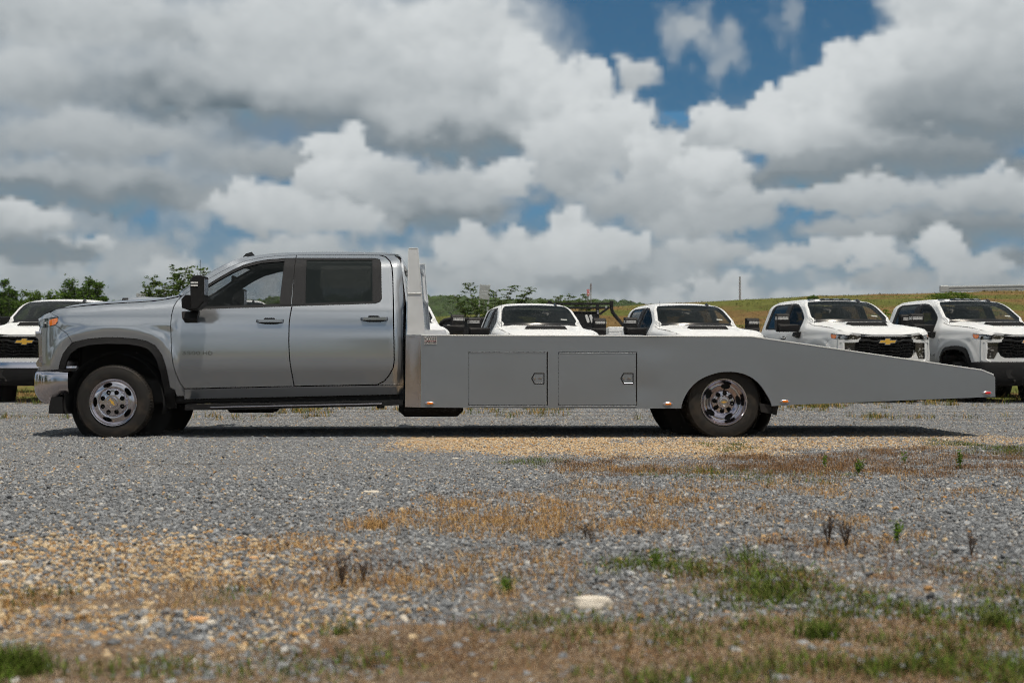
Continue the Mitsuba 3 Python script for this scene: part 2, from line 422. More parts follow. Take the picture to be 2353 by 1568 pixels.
def on_side(s, off=0.0):
    return lambda a, b, depth: np.stack([a, s * (half(a, b) - off - depth), b + 0 * a], -1)


def outline(pts, v=None):
    return Polygon([el(*p, v) for p in pts]).buffer(0)


def inset(p, g=.0028):
    return p.buffer(-g, join_style=2)


FENDER = [(1208, 411), (1130, 428), (1000, 448), (700, 466), (480, 483), (250, 508), (200, 537), (272, 569), (272, 606), (252, 633), (345, 700), (380, 765)] + ARCH_OUT[4:] + [(1180, 1175), (1236, 1175)] + \
         [(1236, 1118), (1206, 1075), (1174, 1000), (1151, 920), (1138, 800), (1133, 650), (1138, 560), (1156, 490), (1186, 440)]
FASCIA = [(132, 657), (252, 633), (345, 700), (380, 765), (350, 795), (310, 850), (285, 920), (275, 972), (108, 985), (124, 930), (140, 905), (136, 770), (140, 690)]
SIDE_LAMP = [(118, 602), (150, 588), (270, 571), (270, 604), (250, 631), (132, 655), (122, 640)]
SIGNAL = [(204, 592), (266, 576), (266, 602), (247, 627), (208, 637), (200, 615)]
DOOR_TOP = [(1215, 411), (1295, 360), (1410, 285), (1517, 225), (1606, 180), (1695, 145), (1784, 122.5), (1873, 109), (2006, 98), (2097, 96)]
FRONT_DOOR = DOOR_TOP + [(2062, 475), (2040, 600), (2035, 750), (2043, 900), (2077, 1098), (1238, 1116), (1208, 1075), (1176, 1000), (1153, 920), (1140, 800), (1135, 650), (1140, 560), (1158, 490), (1188, 440)]
FRONT_HOLE = [(1339, 511), (1380, 380), (1410, 325), (1495, 271), (1606, 209), (1695, 169), (1784, 145), (1873, 129), (2006, 119), (2092, 117), (2055, 489)]
FRONT_GLASS = [(1376, 497), (1395, 400), (1408, 342), (1495, 289), (1606, 227), (1695, 187), (1828, 154), (2010, 139), (1968, 474)]
REAR_DOOR = [(2100, 96), (2400, 93), (2732, 98), (2780, 112), (2812, 145), (2826, 190), (2832, 260), (2837, 450), (2844, 900), (2835, 960), (2800, 1020), (2765, 1060), (2712, 1086), (2082, 1097), (2047, 900), (2040, 750), (2045, 600), (2067, 475)]
REAR_HOLE = [(2097, 117), (2700, 119), (2735, 128), (2746, 155), (2752, 430), (2738, 455), (2700, 468), (2060, 488)]
REAR_GLASS = [(2172, 131), (2682, 131), (2682, 455), (2162, 467)]
QUARTER = [(2740, 95), (2845, 95), (2892, 137), (2907, 207), (2915, 363), (2918, 470), (2918, 1088), (2716, 1090), (2770, 1062), (2805, 1022), (2840, 962), (2849, 900), (2842, 450), (2837, 260), (2831, 188), (2816, 142), (2783, 108)]
ROCKER = [(1240, 1122), (2076, 1103), (2916, 1089), (2916, 1160), (1240, 1198)]
SKYLINE = [(1200, 396), (1219, 371), (1295, 323), (1406, 255), (1472, 212), (1539, 177), (1606, 146), (1659, 126), (1717, 110), (1828, 94), (1961, 81), (2148, 75), (2332, 72), (2532, 73), (2732, 78), (2832, 83), (2880, 93)]
SKY_UZ = np.array([el(*p) for p in SKYLINE])
_sk_t = np.concatenate([[0], np.cumsum(np.hypot(*np.diff(SKY_UZ, axis=0).T))])
_sku, _skz = PchipInterpolator(_sk_t, SKY_UZ[:, 0]), PchipInterpolator(_sk_t, SKY_UZ[:, 1])
T_SHIELD = _sk_t[8]
T_ROOF = _sk_t[-1]


def shield(a, b, depth):
    """The windscreen: a from -1 to 1 across, b along the front pillar."""
    u, z = _sku(b), _skz(b)
    w = half(u, z) - .012
    return np.stack([u - .15 * (1 - a * a) * sstep(0, 1, 1.3 - .3 * b / T_SHIELD) + depth, w * a, z + .02 * (1 - a * a) - depth], -1)


def roof(a, b, depth):
    u, z = _sku(b), _skz(b)
    w = half(u, z)
    k = sstep(T_SHIELD + .5, T_SHIELD - .2, b)
    return np.stack([u - .15 * (1 - a * a) * k, w * a, z + (.012 + .012 * (1 - k)) * (1 - np.abs(a) ** 2.6) - depth], -1)


def nose(v):
    return -.045 + .115 * (np.abs(v) / .9) ** 3


def on_nose(off=0.0):
    return lambda a, b, depth: np.stack([nose(a) + off + depth - .03 * (b - 1.0), a, b + 0 * a], -1)


def both(pts):
    """An outline of the right half of the nose (v, z) and its mirror."""
    return Polygon(pts).union(Polygon([(-a, b) for a, b in pts]))


def bowtie(w):
    """The grille badge's outline, w wide: a slanted bar with a square-shouldered middle."""
    h = w * .17
    return Polygon([(-.40 * w, h * .5), (-.16 * w, h * .5), (-.13 * w, h), (.17 * w, h), (.14 * w, h * .5), (.50 * w, h * .5), (.40 * w, -h * .5), (.16 * w, -h * .5), (.13 * w, -h), (-.17 * w, -h), (-.14 * w, -h * .5), (-.50 * w, -h * .5)])


def plate(poly, t, bev=0.0):
    return cat([trimesh.creation.extrude_polygon(g, t) for g in getattr(poly, 'geoms', [poly])])


# ------------------------------------------------------------------ wheels: the outer face at y = 0, the hub along +y
def tyre_mesh(R=.404, W=.235, n=288):
    prof = [(.228, .028), (.240, .010), (.262, .001), (.30, -.004), (.335, -.002), (.36, .004), (.372, .007), (.376, .006), (.384, .012), (.394, .022)]
    rows = np.linspace(.034, W - .034, 11)
    prof = prof + [(R - .0035 * abs((y - W / 2) / (W / 2)) ** 3, y) for y in rows] + [(.394, W - .022), (.376, W - .006), (.335, W + .002), (.262, W), (.228, W - .028)]
    pr = np.array(prof)
    a = np.arange(n + 1) / n * 2 * PI
    r = np.broadcast_to(pr[None, :, 0], (n + 1, len(pr))).copy()
    for j in range(10, 21):
        k = j - 10
        ang = np.arange(n + 1) % n
        deep = np.zeros(n + 1)
        if k in (2, 5, 8):
            deep[:] = .012
        elif k in (0, 1, 9, 10):
            deep[(ang % 4) == (0 if k < 5 else 2)] = .013
        else:
            deep[((ang + (k * 3)) % 4) == 0] = .009
        r[:, j] -= deep
    r[:, 9] -= np.where((np.arange(n + 1) % n) % 4 == 0, .011, 0)
    P = np.stack([r * np.cos(a)[:, None], np.broadcast_to(pr[None, :, 1], r.shape), r * np.sin(a)[:, None]], -1)
    g = grid(P)
    g.merge_vertices()
    return g


def ellipse(r, ang, a, b, twist=0.0):
    e = affinity.scale(Point(0, 0).buffer(1, 16), a, b)
    e = affinity.rotate(e, math.degrees(ang) + 90 + twist, origin=(0, 0))
    return affinity.translate(e, r * math.cos(ang), r * math.sin(ang))


def wheel_parts(rear=False):
    out = [('tyre', tyre_mesh(), 'rubber', 35)]
    if not rear:
        hr = PchipInterpolator([0, .085, .10, .142, .150, .165, .20, .228, .24], [-.040, -.040, -.034, -.030, -.006, -.014, -.004, .012, .02])
        holes = [ellipse(.192, 2 * PI * k / 5 + .62, .052, .024) for k in range(5)]
        pockets = [Point(.112 * math.cos(a), .112 * math.sin(a)).buffer(.025, 8) for a in (np.arange(8) + .5) * PI / 4]
        lip = [(.222, .020), (.236, .014), (.246, -.010), (.252, -.012), (.256, -.004), (.252, .006)]
    else:
        hr = PchipInterpolator([0, .07, .075, .118, .128, .15, .19, .205, .226, .236], [.012, .012, .034, .040, .075, .092, .112, .108, .060, .020])
        holes = [ellipse(.172, 2 * PI * k / 5 + .25, .052, .030, 12) for k in range(5)]
        pockets = [Point(.097 * math.cos(a), .097 * math.sin(a)).buffer(.025, 8) for a in np.arange(8) * PI / 4]
        lip = [(.226, .030), (.234, .006), (.244, -.006), (.252, -.006), (.254, .004), (.25, .012)]
    disc = Point(0, 0).buffer(.232, 48)
    for h in holes + pockets:
        disc = disc.difference(h)
    out.append(('rim', cat([sheet(disc, lambda a, b, d: np.stack([a, hr(np.hypot(a, b)) + d, b], -1), .011, .016), lathe(lip, 72)]), 'chrome', 28))
    nuts = cat([xf(trimesh.creation.cylinder(.009, .02, sections=6), trimesh.transformations.rotation_matrix(PI / 2, [1, 0, 0])).apply_translation([p.centroid.x, float(hr(.105)) + .018, p.centroid.y]) for p in pockets])
    out.append(('lug_nuts', nuts, 'lamp_dark', 25))
    rc = .060 if not rear else .048
    y0 = float(hr(0))
    out.append(('hub_cap', lathe([(0, y0 - .007), (rc * .72, y0 - .007), (rc * .80, y0 - .013), (rc, y0 - .012), (rc * 1.1, y0 + .004)], 40), 'chrome', 28))
    e = affinity.rotate(bowtie(.082 if not rear else .062), -52 if not rear else 8, origin=(0, 0))
    em = xf(plate(e, .003), trimesh.transformations.rotation_matrix(PI / 2, [1, 0, 0]))
    out.append(('hub_badge', move(em, 0, y0 - .0075, 0), 'gold_enamel', False))
    out.append(('brake_drum', cat([lathe([(0, .135), (.225, .135), (.232, .06), (.232, .21)], 40)]), 'black_liner', 30))  # plain black backing disc added behind the rim to darken its holes
    return out


WHEEL_FRONT = wheel_parts(False)
WHEEL_REAR = wheel_parts(True)


def add_wheel(kit, path, parts, u, v, z, side, label=None, spin=0.0):
    path = kit_name(kit, path)
    for n, m, b, s in parts:
        mm = xf(m, trimesh.transformations.rotation_matrix(spin, [0, 1, 0]))
        mm = move(mm if side < 0 else flip(mm), u, v, z)
        kit.add(f'{path}__{n}', mm, b, s)
    return path


def kit_name(kit, path):
    n = kit.count.get(path, 0)
    kit.count[path] = n + 1
    return f'{path}_{n:03d}' if n else path


def letter(text, h, u0, z0, s, off=.001, depth=.004, bold=True, stretch=1.0, srf=None):
    """Lettering on the body's side."""
    m = meshkit.text_mesh(text, h, depth, bold)
    v = m.vertices
    x = v[:, 0] * stretch
    u = u0 + x if s < 0 else u0 + x.max() - x
    w = (half(u, z0 + v[:, 1]) if srf is None else srf) + off + v[:, 2]
    out = np.stack([u, s * w, z0 + v[:, 1]], -1)
    return trimesh.Trimesh(out, m.faces if s < 0 else m.faces[:, ::-1], process=False)


def cab(kit, paint, chrome_front=False):
    """Everything of the pickup from the front bumper to the back of the cab."""
    for s in (-1, 1):
        S = on_side(s)
        kit.add('fender', sheet(inset(outline(FENDER)), S, .035, .03), paint)
        kit.add('fender__arch_lip', sheet(outline(ARCH_OUT + [(1175, 1268), (1100, 1264)] + ARCH_IN[::-1]), on_side(s, -.014), .03, .05), 'black_plastic')
        kit.add('hood_corner', sheet(outline([(110, 580), (150, 553), (195, 533), (203, 539), (268, 568), (150, 586), (119, 600)]), S, .02, .02), paint)
        kit.add('nose_corner', sheet(inset(outline(FASCIA)), S, .03, .03), paint)
        # doors
        fh, rh = outline(FRONT_HOLE), outline(REAR_HOLE)
        for nm, o, hole, glass, gm in (('front_door', FRONT_DOOR, FRONT_HOLE, FRONT_GLASS, 'glass_door'), ('rear_door', REAR_DOOR, REAR_HOLE, REAR_GLASS, 'glass_tint')):
            d = kit_name(kit, nm)
            hp, gp = outline(hole), outline(glass)
            kit.add(f'{d}__skin', sheet(inset(outline(o)).difference(hp), S, .035, .035), paint)
            kit.add(f'{d}__window_trim', sheet(hp.buffer(.001).difference(gp.buffer(-.004)), on_side(s, .006), .04, .02), 'pillar_black')
            kit.add(f'{d}__window', sheet(gp.buffer(.004), on_side(s, .018), .05), gm)
            if nm == 'front_door':
                kit.add(f'{d}__pillar_panel', sheet(outline([(2015, 131), (2090, 125), (2057, 474), (1972, 478)]), on_side(s, .001), .05, .012), 'pillar_black')
                h0, h1, hz = 1796, 1998, 600
            else:
                kit.add(f'{d}__pillar_panel', sheet(outline([(2097, 125), (2170, 125), (2160, 472), (2064, 477)]), on_side(s, .001), .05, .012), 'pillar_black')
                kit.add(f'{d}__pillar_panel', sheet(outline([(2690, 128), (2728, 130), (2741, 160), (2747, 428), (2732, 452), (2690, 460)]), on_side(s, .002), .05, .012), 'pillar_black')
                h0, h1, hz = 2595, 2796, 583
            a, z = el(h0, hz)
            b, _ = el(h1, hz)
            c = (a + b) / 2
            w0 = float(half(c, z))
            kit.add(f'{d}__handle', move(hull([(x, s * y, zz) for x, y, zz in [(a, w0 + .012, z + .012), (a, w0 + .012, z - .013), (a + .02, w0 + .040, z + .013), (a + .02, w0 + .040, z - .014), (b - .02, w0 + .040, z + .016), (b - .02, w0 + .040, z - .014), (b, w0 + .010, z + .014), (b, w0 + .010, z - .014)]]), 0, 0, 0), paint, 20)
            kit.add(f'{d}__handle_bowl', sheet(rounded(Polygon([(c - .065, z + .035), (c + .04, z + .035), (c + .07, z + .0), (c + .05, z - .034), (c - .05, z - .034), (c - .075, z)]), .012), on_side(s, -.002), .02, .004), 'black_gloss')
            kit.add(f'{d}__handle_base', sheet(rounded(Polygon([(a - .01, z + .014), (b + .004, z + .018), (b + .004, z - .016), (c + .06, z - .036), (c - .06, z - .036), (a - .01, z - .016)]), .008), on_side(s, -.0035), .02, .004), 'black_gloss')
        kit.add('quarter_panel', sheet(inset(outline(QUARTER)), S, .03, .03), paint)
        kit.add('rocker_panel', sheet(inset(outline(ROCKER), .001), on_side(s, -.012), .05, .05), paint)
        kit.add('roof_rail', sheet(inset(Polygon([el(*p) for p in DOOR_TOP + [(2400, 92), (2736, 96), (2848, 93)]][::-1] + [tuple(q) for q in SKY_UZ]).buffer(0), .0015), S, .03, .012), paint)
        # dark inner lining of the cab side, open at the windows
        lining = unary([outline(FRONT_DOOR), outline(REAR_DOOR), outline(QUARTER)]).buffer(.01).difference(outline(FRONT_GLASS).buffer(-.012)).difference(outline(REAR_GLASS).buffer(-.012))
        kit.add('cab_lining', sheet(lining, on_side(s, .055), .08), 'interior_cloth')
        # tow mirror
        m = kit_name(kit, 'tow_mirror')
        (fu, fz), (hu0, hz0), (hu1, hz1) = el(1286, 566, -1.08), el(1300, 258, -1.3), el(1405, 515, -1.3)
        L = lambda c, sz, b: cbox((c[0], s * c[1], c[2]), sz, b)
        kit.add(f'{m}__foot', hull([(x, s * y, z) for x, y, z in [(fu - .085, 1.0, fz + .06), (fu + .085, 1.0, fz + .062), (fu - .092, 1.10, fz + .05), (fu + .088, 1.10, fz + .05), (fu - .08, 1.13, fz - .02), (fu + .075, 1.13, fz - .02), (fu - .07, 1.03, fz - .062), (fu + .06, 1.03, fz - .062)]]), 'black_plastic', 20)
        au, az = el(1292, 462, -1.2)
        kit.add(f'{m}__arm', hull([(x, s * y, z) for x, y, z in [(au - .062, 1.0, az + .05), (au + .055, 1.0, az + .07), (au - .066, 1.40, az + .03), (au - .02, 1.43, az + .075), (au + .06, 1.43, az + .075), (au + .062, 1.40, az - .08), (au - .06, 1.40, az - .06), (au - .04, 1.02, az - .08), (au + .05, 1.02, az - .08)]]), 'black_plastic', 20)
        hm = [(hu0, hz0 - .045), (hu0 + .035, hz0), (hu1 - .03, hz0 + .005), (hu1, hz0 - .008), (hu1, hz1 + .075), (hu1 - .07, hz1), (hu0 + .005, hz1 - .002)]
        pts = [(u, s * v, z) for u, z in hm for v in (1.185, 1.425)]
        c0 = np.mean(pts, 0)
        pts += [(c0[0] + (p[0] - c0[0]) * .86, s * (abs(p[1]) + (.014 if abs(p[1]) > 1.3 else -.014)), c0[2] + (p[2] - c0[2]) * .95) for p in pts]
        kit.add(f'{m}__head', hull(pts), 'black_plastic', 22)
        for q in (0, 1):
            z = hz0 - .075 - .030 * q
            kit.add(f'{m}__lamp_strip', hull([(u, s * v, zz) for u, v in ((hu0 - .006, 1.21), (hu0 - .006, 1.40), (hu0 + .012, 1.446), (hu0 + .085, 1.449), (hu0 + .085, 1.21)) for zz in (z - .009, z + .009)]), 'led_white', 20)
        kit.add(f'{m}__mirror_glass', cbox((hu1 + .001, s * 1.305, (hz0 + hz1) / 2 + .06), (.006, .20, .17), .003), 'polished_steel', 20)
        # badge lettering on the door
        u0, z0 = el(1218, 858)
        kit.add('door_lettering', letter('3500 HD', .036, u0, z0, s, stretch=1.55), 'letter_grey', 30)
        # head lamps: upper lamp wrapping the corner, lower lamp in the nose
        lamp = kit_name(kit, 'headlight')
        up = Polygon([(.50, 1.258), (.885, 1.252), (.90, 1.178), (.56, 1.188), (.50, 1.21)])
        up = up if s > 0 else affinity.scale(up, -1, 1, origin=(0, 0))
        kit.add(f'{lamp}__reflector', cat([sheet(outline(SIDE_LAMP), on_side(s, .012), .03, .03), sheet(up, on_nose(.03), .03, .03)]), 'lamp_dark')
        kit.add(f'{lamp}__turn_signal', sheet(outline(SIGNAL), on_side(s, .004), .02, .012), 'amber_lens')
        kit.add(f'{lamp}__reflector_bowl', sheet(outline([(140, 606), (192, 596), (190, 622), (200, 636), (150, 645), (136, 630)]), on_side(s, .006), .02, .01), 'clear_reflector')
        kit.add(f'{lamp}__lens', cat([sheet(outline(SIDE_LAMP), on_side(s, .0), .03), sheet(up, on_nose(.012), .03)]), 'glass_lens')
        low = affinity.scale(Polygon([(.60, 1.125), (.875, 1.125), (.875, .88), (.86, .835), (.66, .835), (.60, .95)]), s, 1, origin=(0, 0))
        lamp = kit_name(kit, 'lower_lamp')
        kit.add(f'{lamp}__housing', sheet(low, on_nose(.045), .04, .03), 'black_gloss')
        kit.add(f'{lamp}__reflector', sheet(affinity.scale(Polygon([(.66, 1.04), (.855, 1.04), (.855, .86), (.69, .855)]), s, 1, origin=(0, 0)), on_nose(.036), .03, .012), 'lamp_dark')
        kit.add(f'{lamp}__lens', sheet(low, on_nose(.022), .04), 'glass_lens')
        if chrome_front:
            kit.add(f'{lamp}__bezel', sheet(low.buffer(.022).difference(low.buffer(-.010)), lambda a, b, d: on_nose(-.035 - .03 * sstep(1.06, 1.09, b))(a, b, d), .02, .06), 'chrome')
        # wheel house and front wheel
        a = np.linspace(-.25, PI + .25, 24)
        P = np.stack([np.stack([FRONT_AXLE[0] + .53 * np.cos(a), a * 0 + s * v, FRONT_AXLE[1] + .52 * np.sin(a)], -1) for v in (.985, .62)], 0)
        kit.add('wheel_house', cat([grid(P), sheet(Point(FRONT_AXLE).buffer(.56), lambda a, b, d: np.stack([a, a * 0 + s * .62, b], -1), .2)]), 'black_liner')
        add_wheel(kit, 'front_wheel', WHEEL_FRONT, FRONT_AXLE[0], s * .995, FRONT_AXLE[1], s)
    # hood with its scoop
    tt, ww = np.linspace(0, 1, 40) ** 1.3, np.linspace(-1, 1, 41)
    tg, wg = np.meshgrid(tt, ww, indexing='ij')
    u0 = nose(wg * .87) + .015
    uu = u0 - .03 + tg * (1.595 - u0 + .03)
    zb = _zt(np.clip(uu, HOOD_TOP[0, 0], 1.62))
    wd = half(uu, _zl(np.clip(uu, HOOD_LINE[0, 0], 1.62))) - .004
    ridge = .016 * sstep(.80, .66, np.abs(wg)) - .036 * sstep(.56, .47, np.abs(wg)) * sstep(.92, .84, uu) * sstep(.10, .40, uu)
    P = np.stack([uu, wd * wg, zb - .004 + (.030 * (1 - wg ** 4) + ridge) * sstep(0, .22, tg)], -1)
    lip = P[:1].copy()
    lip[..., 0] += .006
    lip[..., 2] -= .040
    kit.add('hood', grid(np.concatenate([lip, P])), paint, 35)
    hz = lambda u, w=0: float(_zt(u)) + .034
    sc = [(.84, .42, -.03), (.84, .34, .042), (1.02, .34, .042), (1.46, .30, -.012), (1.46, .36, -.03), (.84, .44, -.05)]
    kit.add('hood__scoop', hull([(u, q * v, hz(u) + z) for u, v, z in sc for q in (-1, 1)]), paint, 25)
    kit.add('hood__scoop_frame', hull([(u, q * v, hz(.84) + z) for u, v, z in [(.80, .445, -.034), (.80, .37, .040), (.86, .445, -.034), (.86, .37, .041)] for q in (-1, 1)]), 'black_plastic', 25)
    kit.add('hood__scoop_intake', hull([(u, q * v, hz(.84) + z) for u, v, z in [(.796, .385, -.022), (.796, .34, .026), (.83, .385, -.022), (.83, .34, .026)] for q in (-1, 1)]), 'black_liner', 25)
    # nose panel, grille, badge
    opening = both([(0, 1.34), (.50, 1.34), (.50, 1.215), (.54, 1.175), (.54, 1.145), (.60, 1.13), (.60, .95), (.56, .88), (.48, .845), (0, .845)])
    lamps = both([(.60, 1.13), (.88, 1.13), (.88, .88), (.865, .828), (.655, .828), (.60, .95)]).union(both([(.48, 1.34), (.93, 1.34), (.93, 1.182), (.56, 1.188), (.50, 1.215)]))
    panel = both([(0, 1.24), (.905, 1.24), (.905, .80), (.80, .765), (0, .765)])
    kit.add('nose_panel', sheet(panel.difference(opening.union(lamps)), on_nose(), .04, .07), paint)
    g = kit_name(kit, 'grille')
    kit.add(f'{g}__backing', sheet(opening.buffer(.02), on_nose(.15), .08), 'black_liner')
    gm = 'chrome' if chrome_front else 'black_gloss'
    for k, (z, h, hw) in enumerate([(1.262, .020, .50), (1.225, .016, .50), (1.160, .044, .55), (1.085, .018, .53), (1.030, .016, .55), (.975, .016, .55), (.915, .016, .54), (.865, .014, .50)]):
        x = np.linspace(-hw, hw, 41)
        bend = .012 * sstep(.30, .34, np.abs(x)) - .010 * sstep(.14, .18, np.abs(x)) * sstep(.30, .26, np.abs(x))
        P = np.stack([np.stack([nose(x) - .03 * (z - 1) + o, x, z + bend + q * h / 2], -1) for o, q in ((.06, 1), (.012, 1), (.0, .4), (.0, -.5), (.012, -1), (.06, -1))])
        kit.add(f'{g}__bar', grid(P), gm, 25)
    kit.add(f'{g}__ribs', cat([cbox((nose(x) + .06, x, 1.07), (.02, .010, .42), .002) for x in np.linspace(-.44, .44, 9)]), 'black_plastic', 25)
    if chrome_front:
        kit.add(f'{g}__surround', sheet(opening.buffer(.045).difference(opening.buffer(-.012)).difference(both([(-.9, 1.21), (.9, 1.21), (.9, 1.6), (-.9, 1.6)]).envelope), on_nose(-.035), .03, .07), 'chrome')
        kit.add(f'{g}__lower_lip', hull([(nose(np.array(v)) + du, q * v, z) for v in (0., .3, .6, .83) for du, z in ((-.062, .80), (-.05, .765), (-.035, .85), (.05, .77), (.05, .85)) for q in (-1, 1)]), 'chrome', 25)
    e = plate(bowtie(.36), .012)
    kit.add(f'{g}__badge_rim', trimesh.Trimesh(np.stack([-.078 - e.vertices[:, 2], -e.vertices[:, 0], 1.148 + e.vertices[:, 1]], -1), e.faces), 'chrome', False)
    e = plate(bowtie(.36).buffer(-.009, join_style=2), .015)
    kit.add(f'{g}__badge', trimesh.Trimesh(np.stack([-.078 - e.vertices[:, 2], -e.vertices[:, 0], 1.148 + e.vertices[:, 1]], -1), e.faces), 'gold_enamel', False)
    # windscreen, roof, back of the cab
    box = lambda x0, y0, x1, y1: Polygon([(x0, y0), (x1, y0), (x1, y1), (x0, y1)])
    clear = rounded(box(-.93, .05, .93, T_SHIELD - .05), .04)
    kit.add('windshield__frame', sheet(box(-1, .0, 1, T_SHIELD).difference(clear.buffer(-.006)), shield, .05, .02), 'black_gloss')
    kit.add('windshield__glass', sheet(clear, lambda a, b, d: shield(a, b, d + .004), .08), 'glass_front')
    kit.add('windshield__pillar', sheet(box(-1, 0, -.945, T_SHIELD), lambda a, b, d: shield(a, b, d - .006), .03, .03), paint)
    kit.add('windshield__pillar', sheet(box(.945, 0, 1, T_SHIELD), lambda a, b, d: shield(a, b, d - .006), .03, .03), paint)
    kit.add('roof', sheet(box(-1, T_SHIELD - .01, 1, T_ROOF), roof, .06, .02), paint)
    kit.add('headliner', sheet(box(-.95, T_SHIELD - .06, .95, T_ROOF - .06), lambda a, b, d: roof(a, b, d + .06), .12), 'headliner')
    kit.add('windshield__cowl', hull([(u, q * v, z) for u, v, z in [(1.40, .86, 1.40), (1.44, .80, 1.445), (1.62, .90, 1.45), (1.62, .90, 1.38)] for q in (-1, 1)]), 'black_plastic', 25)
    zz = np.linspace(.60, 1.955, 24)
    ub = 4.008 - .06 * np.clip((zz - 1.45) / .5, 0, 1)
    wb = half(np.full(24, 4.0), zz)
    back = Polygon([(w, z) for w, z in zip(wb, zz)] + [(-w, z) for w, z in zip(wb[::-1], zz[::-1])])
    rw = rounded(Polygon([(-.62, 1.50), (.62, 1.50), (.56, 1.84), (-.56, 1.84)]), .04)
    pb = lambda a, b, d: np.stack([4.008 - .07 * np.clip((b - 1.45) / .5, 0, 1) - d, a, b], -1)
    kit.add('cab_back__panel', sheet(back.difference(rw), pb, .08, .02), paint)
    kit.add('cab_back__rear_window', sheet(rw.buffer(.01), lambda a, b, d: pb(a, b, d + .006), .1), 'glass_tint')
    b0, b1 = el(2893, 134, -.5), el(2943, 205, -.5)
    kit.add('brake_lamp', hull([(u, q * .42, z) for u, z in [(b0[0] - .06, b0[1] + .015), (b0[0], b0[1] + .01), (b1[0], b1[1]), (b1[0] - .02, b1[1] - .04), (b0[0], b0[1] - .11)] for q in (-1, 1)]), 'lamp_dark', 25)
    # antenna fin and whip
    f0, f1 = el(1662, 125, -.45), el(1790, 98, -.45)
    kit.add('antenna_fin', hull([(f0[0], -.45 + q * .03, f0[1] - .02) for q in (-1, 1)] + [(f1[0], -.45 + q * .035, f1[1] - .02) for q in (-1, 1)] + [(f1[0] - .06, -.45 + q * .012, f1[1] + .030) for q in (-1, 1)] + [(f0[0] + .07, -.45 + q * .015, f1[1] + .018) for q in (-1, 1)] + [(f1[0] - .05, -.45 + q * .010, f1[1] + .038) for q in (-1, 1)]), 'black_gloss', 20)
    kit.add('whip_antenna', tube([(1.44, .80, 1.42), (1.44, .80, 1.75), (1.44, .80, 2.04)], [.006, .004, .003], 6), 'black_plastic')
    # inside
    for v in (-.40, .40):
        for u in (2.42, 3.30):
            ins = [cbox((u - .12, v, 1.02), (.50, .50, .16), .05), xf(cbox((0, 0, .30), (.15, .50, .62), .06), trimesh.transformations.translation_matrix([u + .16, v, 1.02]) @ trimesh.transformations.rotation_matrix(.20, [0, 1, 0]))]
            ins.append(xf(cbox((0, 0, 0), (.10, .27, .17), .04), trimesh.transformations.translation_matrix([u + .285, v, 1.71])))
            kit.add('seat', cat(ins), 'interior_cloth', 30)
    kit.add('dashboard', hull([(u, q * v, z) for u, v, z in [(1.62, .82, 1.36), (1.78, .80, 1.44), (1.98, .78, 1.40), (2.02, .78, 1.20), (1.62, .80, .9), (1.98, .78, .9)] for q in (-1, 1)]), 'interior_cloth', 30)
    kit.add('dashboard__gauge_hood', hull([(u, v, z) for u, z in [(1.80, 1.42), (1.86, 1.485), (1.97, 1.47), (1.99, 1.40)] for v in (-.60, -.22)]), 'black_plastic', 30)
    ring = np.linspace(0, 2 * PI, 33)
    st = np.stack([2.12 - .08 * np.sin(ring), -.40 + .185 * np.cos(ring), 1.36 + .165 * np.sin(ring)], -1)
    kit.add('steering_wheel', cat([tube(st, .014, 8), bar((2.10, -.57, 1.36), (2.10, -.23, 1.36), .03), bar((1.98, -.40, 1.30), (2.11, -.40, 1.35), .05)]), 'black_plastic')
    kit.add('rear_view_mirror', cbox((1.98, 0, 1.765), (.03, .24, .07), .012), 'black_plastic')
    kit.add('underbody', cat([cbox((2.55, 0, .50), (2.9, 1.72, .27), .02), cbox((.95, 0, .75), (1.2, 1.1, .75), .05), bar((.35, -.42, .56), (4.0, -.42, .56), .09, .2), bar((.35, .42, .56), (4.0, .42, .56), .09, .2), bar((FRONT_AXLE[0], -.8, .40), (FRONT_AXLE[0], .8, .40), .10)]), 'frame_black')


def unary(ps):
    return shapely.union_all(ps)


